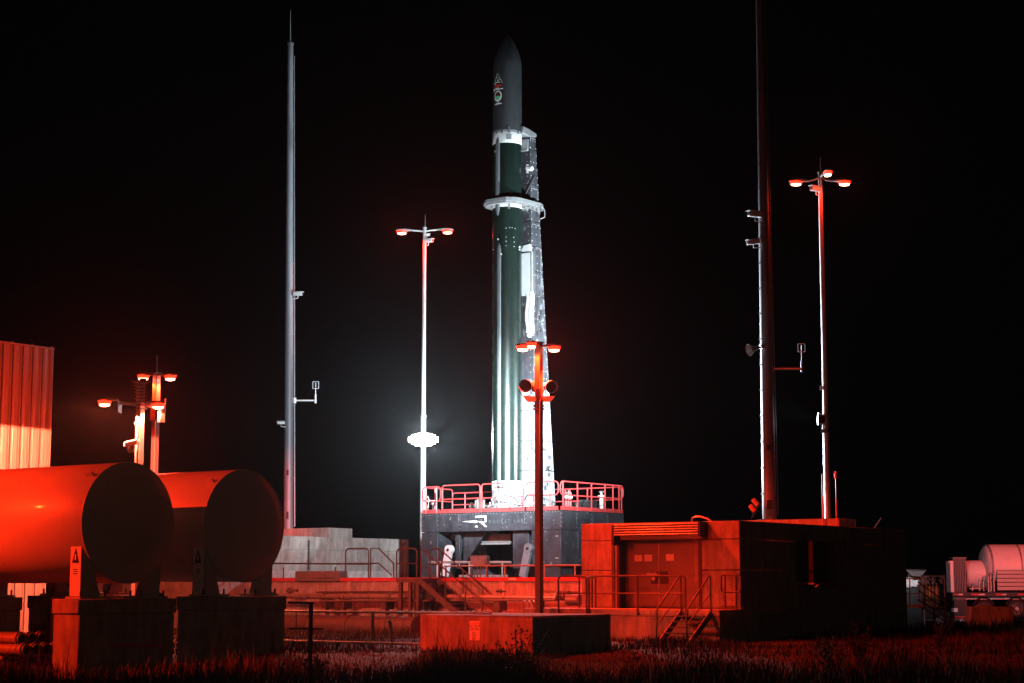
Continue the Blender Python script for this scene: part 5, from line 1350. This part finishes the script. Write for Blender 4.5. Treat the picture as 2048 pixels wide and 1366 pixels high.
# whip aerials
for (px, pt_, D, lab, hd_) in ((1646, 948, 63.2, "slim whip aerial left of the tall post on the right bunker", False), (1673.5, 957, 62.8, "whip aerial with a small sensor head right of the tall post", True)):
    b = at(px, 1054, D); zt_ = zat(pt_, D); t = thing("whip_aerial", (b.x, b.y, BT), lab, "aerial")
    b.y = min(b.y, E.y - .06)
    MB().cyl((b.x, b.y, BT), (b.x, b.y, BT + (zt_ - BT)*.6), .022, n=8).build("lower_rod", M_RAILR, t)
    MB().cyl((b.x, b.y, BT + (zt_ - BT)*.6), (b.x, b.y, zt_), .012, n=6).build("upper_rod", M_STEEL, t)
    if hd_: MB().cyl((b.x, b.y, zt_ + .0), (b.x, b.y, zt_ + .15), .055, n=10).cyl((b.x - .05, b.y, zt_ + .2), (b.x + .05, b.y, zt_ + .2), .04, n=8).cyl((b.x, b.y, zt_ + .1), (b.x, b.y, zt_ + .25), .015, n=6).build("sensor_head", M_RAILR, t)

# =============================================================== trailer and yard at the right
TD = 100.0
o0 = at(1904, 1165, TD)
def T(px): return (px - 1904)/F*TD*.991
def TZ(py): return zat(py, TD)
tr = thing("tanker_trailer", (o0.x, o0.y, 0), "flatbed trailer with a round vessel and finned vaporizer at the right edge", "trailer", rz=HEAD)
class LB(MB):
    """local builder: coordinates are in the trailer's own frame"""
    def build(s, name, m, parent, bevel=0.0):
        me = bpy.data.meshes.new(name); me.from_pydata(s.v, [], s.f); me.polygons.foreach_set("use_smooth", s.sm)
        bm = bmesh.new(); bm.from_mesh(me); bmesh.ops.remove_doubles(bm, verts=bm.verts, dist=1e-5)
        if bevel: bmesh.ops.bevel(bm, geom=[e for e in bm.edges if len(e.link_faces) == 2 and e.calc_face_angle(0) > .7], offset=bevel, segments=1, affect='EDGES', clamp_overlap=True)
        bmesh.ops.recalc_face_normals(bm, faces=bm.faces); bm.to_mesh(me); bm.free(); me.set_sharp_from_angle(angle=R(38)); me.materials.append(m)
        o = bpy.data.objects.new(name, me); COL.objects.link(o); o.parent = parent; return o
gz = -.15
LB().box(0, 9, 0, 2.4, TZ(1193), TZ(1185)).build("deck", M_DARK, tr)
LB().box(.1, 9, .25, .4, TZ(1199), TZ(1193.5)).build("chassis_rail", M_STEEL, tr)
for (pa, pb_, red) in ((1906, 1916, 1), (1916.5, 1925, 0), (1942, 1957, 1), (1957.5, 1969, 0), (1991, 2003, 1), (2003.5, 2012, 0), (2035, 2048, 1)):
    LB().box(T(pa), T(pb_), -.012, -.001, TZ(1190.5), TZ(1187.5)).build("reflector_strip", M_RAILR if red else M_TYRE_W, tr)
vz = LB()
for k in range(8):
    x = T(1908) + k*(T(1934) - T(1908))/8; vz.box(x, x + .035, 0.0, .25, TZ(1184.8), TZ(1116))
vz.box(T(1908), T(1934.5), -.02, .9, TZ(1116), TZ(1114.5))
LB().box(T(1908), T(1934), .12, .8, TZ(1184), TZ(1117)).build("vaporizer_core", M_DARK, tr)
vz.build("vaporizer_fins", M_GREY, tr)["kind"] = "stuff"
LB().box(T(1901), T(1907), -.05, .9, TZ(1184.5), TZ(1122)).build("vaporizer_end", M_WHITE, tr)
LB().cyl((T(1899), .1, TZ(1124.5)), (T(1907), .1, TZ(1124.5)), .08, n=12).build("vaporizer_pipe", M_WHITE, tr)
lf = LB()
for k in range(9):
    x = T(1910) + k*(T(1933) - T(1910))/9; lf.box(x, x + .03, .1, .8, TZ(1221), TZ(1194))
lf.box(T(1910), T(1933), .2, .6, TZ(1221), TZ(1195)).build("lower_fins", M_GREY, tr)["kind"] = "stuff"
LB().lathe([(.01, T(1936)), (.5, T(1937)), (.72, T(1940)), (.8, T(1946)), (.8, T(1990))], 1.3, (TZ(1121) + TZ(1178))/2, 36, axis='x').build("small_vessel", M_WHITE, tr)
bz = (TZ(1088) + TZ(1186))/2; br_ = (TZ(1088) - TZ(1186))/2
LB().lathe([(.01, T(1975)), (br_*.5, T(1976)), (br_*.8, T(1979)), (br_*.95, T(1984)), (br_, T(1990)), (br_, T(1990) + 6)], 1.3, bz, 56, axis='x').build("large_vessel", M_WHITE, tr)
for px in (1986, 2044): LB().lathe([(br_ + .002, T(px)), (br_ + .03, T(px)), (br_ + .03, T(px) + .08), (br_ + .002, T(px) + .08)], 1.3, bz, 48, axis='x', cap=False).build("vessel_band", M_GREY, tr)
LB().box(T(1994), T(1994) + 3.5, -.08, 1.2, TZ(1182), TZ(1140)).build("control_cabinet", M_DARK, tr)
for k in range(5):
    z0_ = TZ(1181.5) + k*(TZ(1141) - TZ(1181.5))/5
    LB().box(T(1993), T(1994) + 3.5, -.14, -.082, z0_ + .03, z0_ + (TZ(1141) - TZ(1181.5))/5).build("cabinet_panel", M_TANK, tr, .02)
for px in (1968, 2033, 2098):
    wz_ = TZ(1217.5); wx_ = T(px)
    tn = LB(); ring_ = [(.30, .0), (.46, -.02), (.51, .03), (.51, .26), (.46, .3), (.3, .3)]
    vs = []; n = 36
    for (r_, y_) in ring_:
        for i in range(n): a = 2*math.pi*i/n; vs.append((wx_ + r_*math.cos(a), .1 + y_, wz_ + r_*math.sin(a)))
    tn.add(vs, [(j*n+i, j*n+(i+1) % n, (j+1)*n+(i+1) % n, (j+1)*n+i) for j in range(5) for i in range(n)], True)
    wh = tn.build("wheel", M_RUBBER, tr)
    LB().cyl((wx_, .2, wz_), (wx_, .24, wz_), .30, n=28).build("wheel_disc", M_DARK, wh)
    rm = LB(); rm.tube([(wx_ + .3*math.cos(2*math.pi*i/24), .12, wz_ + .3*math.sin(2*math.pi*i/24)) for i in range(24)], .02, 6, True)
    for i in range(10): a = 2*math.pi*i/10; rm.cyl((wx_ + .2*math.cos(a), .14, wz_ + .2*math.sin(a)), (wx_ + .2*math.cos(a), .2, wz_ + .2*math.sin(a)), .02, n=6)
    rm.cyl((wx_, .08, wz_), (wx_, .2, wz_), .1, n=14).build("rim", M_STEEL, wh)
    fd = LB(); fd.tube([(wx_ + .6*math.cos(R(a)), .25, wz_ + .6*math.sin(R(a))) for a in range(20, 161, 14)], .05, 6); fd.build("fender", M_DARK, tr)
pp = LB()
for px, z0_, z1_ in ((1958, 1182, 1158), (1966, 1182, 1163), (1976, 1184, 1152), (1981, 1184, 1148), (1987, 1184, 1147), (1944, 1182, 1172)): pp.cyl((T(px), -.05, TZ(z0_)), (T(px), -.05, TZ(z1_)), .05, n=8)
pp.tube([(T(1974), -.05, TZ(1152)), (T(1976), -.1, TZ(1147)), (T(1984), -.1, TZ(1146)), (T(1989), -.05, TZ(1152))], .04); pp.cyl((T(1938), -.05, TZ(1177)), (T(1962), -.05, TZ(1177)), .04, n=8)
pp.build("valve_pipework", M_STEEL, tr)
LB().box(T(1905), T(1934), -.3, -.1, TZ(1237), TZ(1232)).build("red_bumper", M_RAILR, tr)
LB().box(T(1904), T(1934), -.34, -.1, TZ(1244), TZ(1238)).build("chrome_bumper", M_WHITE, tr)
LB().box(T(1904), T(1912), -.2, .3, TZ(1224), TZ(1216)).build("tail_box", M_WHITE, tr)
LB().box(T(1906), T(1932), -.1, .3, TZ(1232), TZ(1200)).build("tail_frame", M_DARK, tr)

# barrier block in the grass
p, q = at(1936, 1250, 74), at(2022, 1213, 74)
bc = at(1979, 1232, 74)
tag(MB().obox(Vector((bc.x, bc.y, (q.z - .2)/2)), Lc*.88, Fc*.4, Vector((0, 0, (q.z + .2)/2))).obox(Vector((bc.x, bc.y, q.z - .01)) - Lc*.3, Lc*.25, Fc*.2, Vector((0, 0, .06))).build("barrier_block", M_CONC, None, .03), "squat concrete barrier block in the grass before the trailer wheels", "barrier")

# gas cylinder pack and steps behind the bunker
GD = 82.0
gp = thing("gas_cylinder_rack", tuple(at(1868, 1215, GD)), "rack frame holding gas cylinders just right of the bunker", "rack")
gl = at(1842, 1165, GD); 
for px in (1843, 1889): 
    for dd in (0, .7): c = at(px, 1165, GD + dd); MB().cyl((c.x, c.y, .0), (c.x, c.y, zat(1150, GD)), .035, n=8).build("rack_post", M_GREY, gp)
for py in (1152, 1199, 1215): MB().cyl(at(1842, py, GD), at(1890, py, GD), .03, n=8).build("rack_rail", M_GREY, gp)
for k, px in enumerate((1847, 1853.5, 1860, 1867, 1874)):
    c = at(px, 1190, GD + .35); t = thing("gas_cylinder", (c.x, c.y, zat(1214, GD)), f"{['first', 'second', 'third', 'fourth', 'fifth'][k]} gas cylinder from the left in the rack by the bunker", "gas cylinder", "gas cylinders in the rack")
    MB().lathe([(.10, zat(1214, GD)), (.115, zat(1213, GD)), (.115, zat(1177, GD)), (.09, zat(1173.5, GD)), (.03, zat(1171, GD)), (.03, zat(1169, GD))], c.x, c.y, 16).build("cylinder_body", M_YELL if k in (1, 2, 4) else M_GREY, t)
    MB().cyl((c.x, c.y, zat(1169, GD)), (c.x, c.y, zat(1166, GD)), .05, n=10).build("valve_cap", M_STEEL, t)
random.seed(11)
hs = MB()
for k in range(14):
    px = random.uniform(1845, 1885); pts = [at(px + random.uniform(-6, 6), py, GD - .1) for py in (1168, 1160, 1152, 1158, 1166)]; hs.tube(pts, .018, 5)
tag(hs.build("pigtail_hoses", M_STEEL), "tangle of thin steel hoses above the gas cylinders", "hoses", None, "stuff")
ws = thing("catwalk", tuple(at(1827, 1210, 79)), "small catwalk with pale handrails just behind the bunker corner", "catwalk")
for py in (1157, 1187): MB().cyl(at(1806, py, 79), at(1838, py, 79), .028, n=8).build("rail", M_YELL, ws)
for px in (1819.5, 1838): MB().cyl(at(px, 1157, 79), at(px, 1213, 79), .028, n=8).build("post", M_YELL, ws)
MB().obox(at(1822, 1212, 79), Lc*.42, Fc*.5, Vector((0, 0, .05))).build("walk_plate", M_YELL, ws)
for k in range(4): MB().cyl(at(1836, 1164 + k*16 if k < 2 else 1200 + (k-2)*12, 79 - .05), at(1902, 1212 + k*14 if k < 2 else 1236 + (k-2)*12, 77), .03, n=8).build("sloping_rail", M_DARK, ws)
cp = at(1832, 1146, 90)
t = thing("white_hopper", tuple(at(1832, 1155, 90)), "white funnel shaped hopper beyond the bunker corner", "hopper")
for (pa, pya, pb2, pyb) in (((1813, 1138, 1852, 1140)),): pass
MB().add([at(1811, 1139.5, 90), at(1853, 1141, 90), at(1841, 1153, 90), at(1824, 1152, 90), at(1811, 1139.5, 91.5), at(1853, 1141, 91.5), at(1841, 1153, 91.5), at(1824, 1152, 91.5)], [(0,1,2,3), (4,7,6,5), (0,4,5,1), (1,5,6,2), (2,6,7,3), (3,7,4,0)]).build("funnel", M_WHITE, t)
MB().cyl(at(1811, 1139, 89.9), at(1853, 1140.5, 89.9), .03, n=8).build("rim", M_STEEL, t)
for px in (1818, 1846): MB().cyl(at(px, 1148, 90.6), (at(px, 1148, 90.6).x, at(px, 1148, 90.6).y, -.2), .06, n=8).build("leg", M_STEEL, t)
random.seed(3)
ms = thing("machinery_skid", tuple(at(1826, 1170, 84)), "bright cluttered machinery seen past the bunker corner", "machinery")
for k in range(12):
    c = at(random.uniform(1812, 1838), random.uniform(1159, 1172), 84.5); s_ = random.uniform(.05, .14)
    MB().box(c.x - s_, c.x + s_, c.y - s_, c.y + s_, c.z - s_*.8, c.z + s_*.8).build("machine_block", M_WHITE, ms, .01)
c = at(1826, 1190, 84.9); MB().obox(Vector((c.x, c.y, .9)), Lc*.42, Fc*.25, Vector((0, 0, 1.0))).build("machine_frame", M_DARK, ms)
spot(ms, "work_light", at(1836, 1172, 82.8) + Vector((0, 0, .3)), at(1826, 1165, 84.5), 60, (.85, .95, 1), 120, .5, .05)

# dark parked car behind the corner
cb = at(1838, 1245, 92); cr_ = thing("parked_car", tuple((cb.x, cb.y, gz)), "dark parked car with two small lit lamps beyond the bunker corner", "car", rz=HEAD)
Lm = lambda px: (px - 1838)/F*92; Zc = lambda py: zat(py, 92) 
LB().prism([(-1.9, gz*0+.35), (1.6, .35), (1.65, .7), (1.2, .85), (.5, 1.0), (.15, 1.4), (-1.2, 1.42), (-1.8, 1.0), (-1.95, .7)], 'y', 0, 1.7).build("body", M_BLACK, cr_, .05)
LB().prism([(.4, 1.02), (.12, 1.34), (-1.1, 1.36), (-1.5, 1.02)], 'y', -.012, -.002).build("window", M_DARK, cr_)
for x in (-1.2, 1.05):
    w1 = LB().cyl((x, -.02, .32), (x, .2, .32), .32, n=22).build("wheel", M_RUBBER, cr_); LB().cyl((x, -.035, .32), (x, -.021, .32), .19, n=18).build("rim", M_STEEL, w1)
for x in (-.28, .05): LB().cyl((x, -.05, .62), (x, -.01, .62), .075, n=12).build("lamp", M_HEAD, cr_)
LB().box(-1.5, .9, -.05, -.01, .30, .35).build("sill_trim", M_STEEL, cr_)

# =============================================================== vegetation
rng = np.random.default_rng(5)
def blades(n, dlo, dhi, power, hmin, hmax, name, m, mask=None, clump=1.0, wid=.012, lat_rng=(-.31, .31)):
    D = dlo + (dhi - dlo)*rng.random(n)**power
    lat = (lat_rng[0] + (lat_rng[1]-lat_rng[0])*rng.random(n))*D
    # clumping
    cD, cl_ = np.round(D*1.6)/1.6, np.round(lat*1.6)/1.6
    jit = clump*.35
    k = rng.random(n) < .7
    D = np.where(k, cD + rng.normal(0, jit, n), D); lat = np.where(k, cl_ + rng.normal(0, jit, n), lat)
    x = lat*math.cos(HEAD) - D*math.sin(HEAD); y = lat*math.sin(HEAD) + D*math.cos(HEAD)
    ok = np.ones(n, bool)
    for (xa, xb, ya, yb) in ((X1L - 1.3, X1 + .05, LFY, 80), (BXL, BX, BY, BYB + .1), (-90, X1L, LFY + 2, 90), (c1.x - 1.3, c1.x - .2, c1.y - 1.5, c1.y + 1.5), (c2.x - 1.3, c2.x - .2, c2.y - 1.5, c2.y + 1.5), (WX - 20, WX, WYf - 9, WYf)):
        ok &= ~((x > xa) & (x < xb) & (y > ya) & (y < yb))
    if mask is not None: ok &= mask(x, y, D, lat)
    x, y, D = x[ok], y[ok], D[ok]; n = len(x)
    z = ground_z(x, y) - .02
    h = (hmin + (hmax - hmin)*rng.random(n)**1.8) * np.where(D > 41, np.where(D < 60, .5, 1.0), 1.0)
    # soft patches of taller and shorter growth
    pt_ = np.sin(x*.37 + 1.1)*np.cos(y*.53) + np.sin(x*1.13 + y*.71) + .6*np.sin(x*2.7 - y*1.9)
    h *= np.clip(.85 + .3*pt_, .5, 1.55)
    h *= .65 + .5*(np.sin(x*.8 + 2)*np.sin(y*.6 + 1)*.5 + .5) + .15*np.sin(x*3.1)*np.cos(y*2.7)
    a = rng.random(n)*2*np.pi; bend = h*(.12 + .35*rng.random(n)); b2 = rng.random(n)*2*np.pi
    wx_, wy_ = np.cos(a)*wid, np.sin(a)*wid
    bx_, by_ = np.cos(b2)*bend + .06*h, np.sin(b2)*bend
    V = np.empty((n, 5, 3))
    V[:, 0] = np.stack([x - wx_, y - wy_, z], 1); V[:, 1] = np.stack([x + wx_, y + wy_, z], 1)
    V[:, 2] = np.stack([x + bx_*.3 - wx_*.7, y + by_*.3 - wy_*.7, z + h*.6], 1); V[:, 3] = np.stack([x + bx_*.3 + wx_*.7, y + by_*.3 + wy_*.7, z + h*.6], 1)
    V[:, 4] = np.stack([x + bx_, y + by_, z + h], 1)
    me = bpy.data.meshes.new(name); me.vertices.add(n*5); me.vertices.foreach_set("co", V.ravel())
    base = np.arange(n)*5
    tri = np.concatenate([np.stack([base, base+1, base+3], 1), np.stack([base, base+3, base+2], 1), np.stack([base+2, base+3, base+4], 1)])
    me.loops.add(len(tri)*3); me.loops.foreach_set("vertex_index", tri.ravel().astype(np.int32))
    me.polygons.add(len(tri)); me.polygons.foreach_set("loop_start", np.arange(len(tri))*3); me.polygons.foreach_set("loop_total", np.full(len(tri), 3))
    me.update(calc_edges=True); me.validate(); me.materials.append(m)
    o = bpy.data.objects.new(name, me); COL.objects.link(o); o["kind"] = "stuff"
    return o
tag(blades(90000, 29, 62, 1.3, .12, .58, "grass", M_GRASS), "dry tall grass growing over the field before the pad", "grass", None, "stuff")
tag(blades(26000, 60, 110, 1.1, .2, .75, "grass", M_GRASS, lat_rng=(.17, .33), wid=.02), "dry grass in the trailer yard at the right", "grass", None, "stuff")
tag(blades(1500, 29, 39, 1.0, .5, 1.05, "tall_weeds", M_GRASS, clump=.5, wid=.009), "scattered tall weed stalks standing above the grass", "weeds", None, "stuff")

def shrub(px, D, h, spread, label, seed, seeds=False):
    rs = random.Random(seed); b = at(px, 1300, D); gz_ = float(ground_z(np.array(b.x), np.array(b.y)))
    t = thing("shrub", (b.x, b.y, gz_), label, "shrub")
    st = MB(); lf_ = MB(); n = 16
    for k in range(n):
        a = rs.uniform(0, 2*math.pi); ln = h*rs.uniform(.55, 1.0); sp_ = spread*rs.uniform(.1, 1.0)
        p0_ = Vector((b.x + rs.uniform(-.1, .1), b.y + rs.uniform(-.1, .1), gz_)); tip = Vector((b.x + math.cos(a)*sp_, b.y + math.sin(a)*sp_, gz_ + ln))
        mid = (p0_ + tip)/2 + Vector((math.cos(a), math.sin(a), 0))*-.08*spread
        st.tube([p0_, mid, tip], .008, 5)
        for j in range(26 if not seeds else 14):
            f_ = rs.uniform(.25, 1.03); c = p0_.lerp(mid, f_*2) if f_ < .5 else mid.lerp(tip, f_*2 - 1)
            c = c + Vector((rs.gauss(0, .05), rs.gauss(0, .05), rs.gauss(0, .03)))
            d = Vector((rs.uniform(-1, 1), rs.uniform(-1, 1), rs.uniform(-.2, 1))).normalized(); s_ = d.orthogonal().normalized(); L1 = rs.uniform(.03, .075)
            lf_.add([c - d*L1*.2, c + s_*L1*.35 + d*L1*.4, c + d*L1, c - s_*L1*.35 + d*L1*.4], [(0, 1, 2, 3)])
    st.build("stems", M_LEAF, t)
    lo_ = lf_.build("leaves", M_LEAF if not seeds else M_GRASS, t); lo_["kind"] = "stuff"
shrub(1040, 37.0, 1.15, .75, "dark leafy shrub standing against the right end of the concrete block", 1)
shrub(990, 36.5, .85, .45, "lower thin shrub left of the dark leafy one before the block", 2)
shrub(1655, 40.0, .95, .35, "pale seeded weed bush before the dark side of the right bunker", 3, True)
shrub(1720, 42.0, 1.0, .5, "wide seeded weed bush before the middle of the bunker side", 4, True)
shrub(1430, 38.0, .5, .4, "small weed bush on the lit grass below the short stairs", 5, True)
shrub(640, 38.0, .55, .5, "low scrub between the pier and the concrete block", 6, True)
shrub(1880, 48.0, .8, .7, "scrubby bush in front of the gas cylinder rack", 7, True)
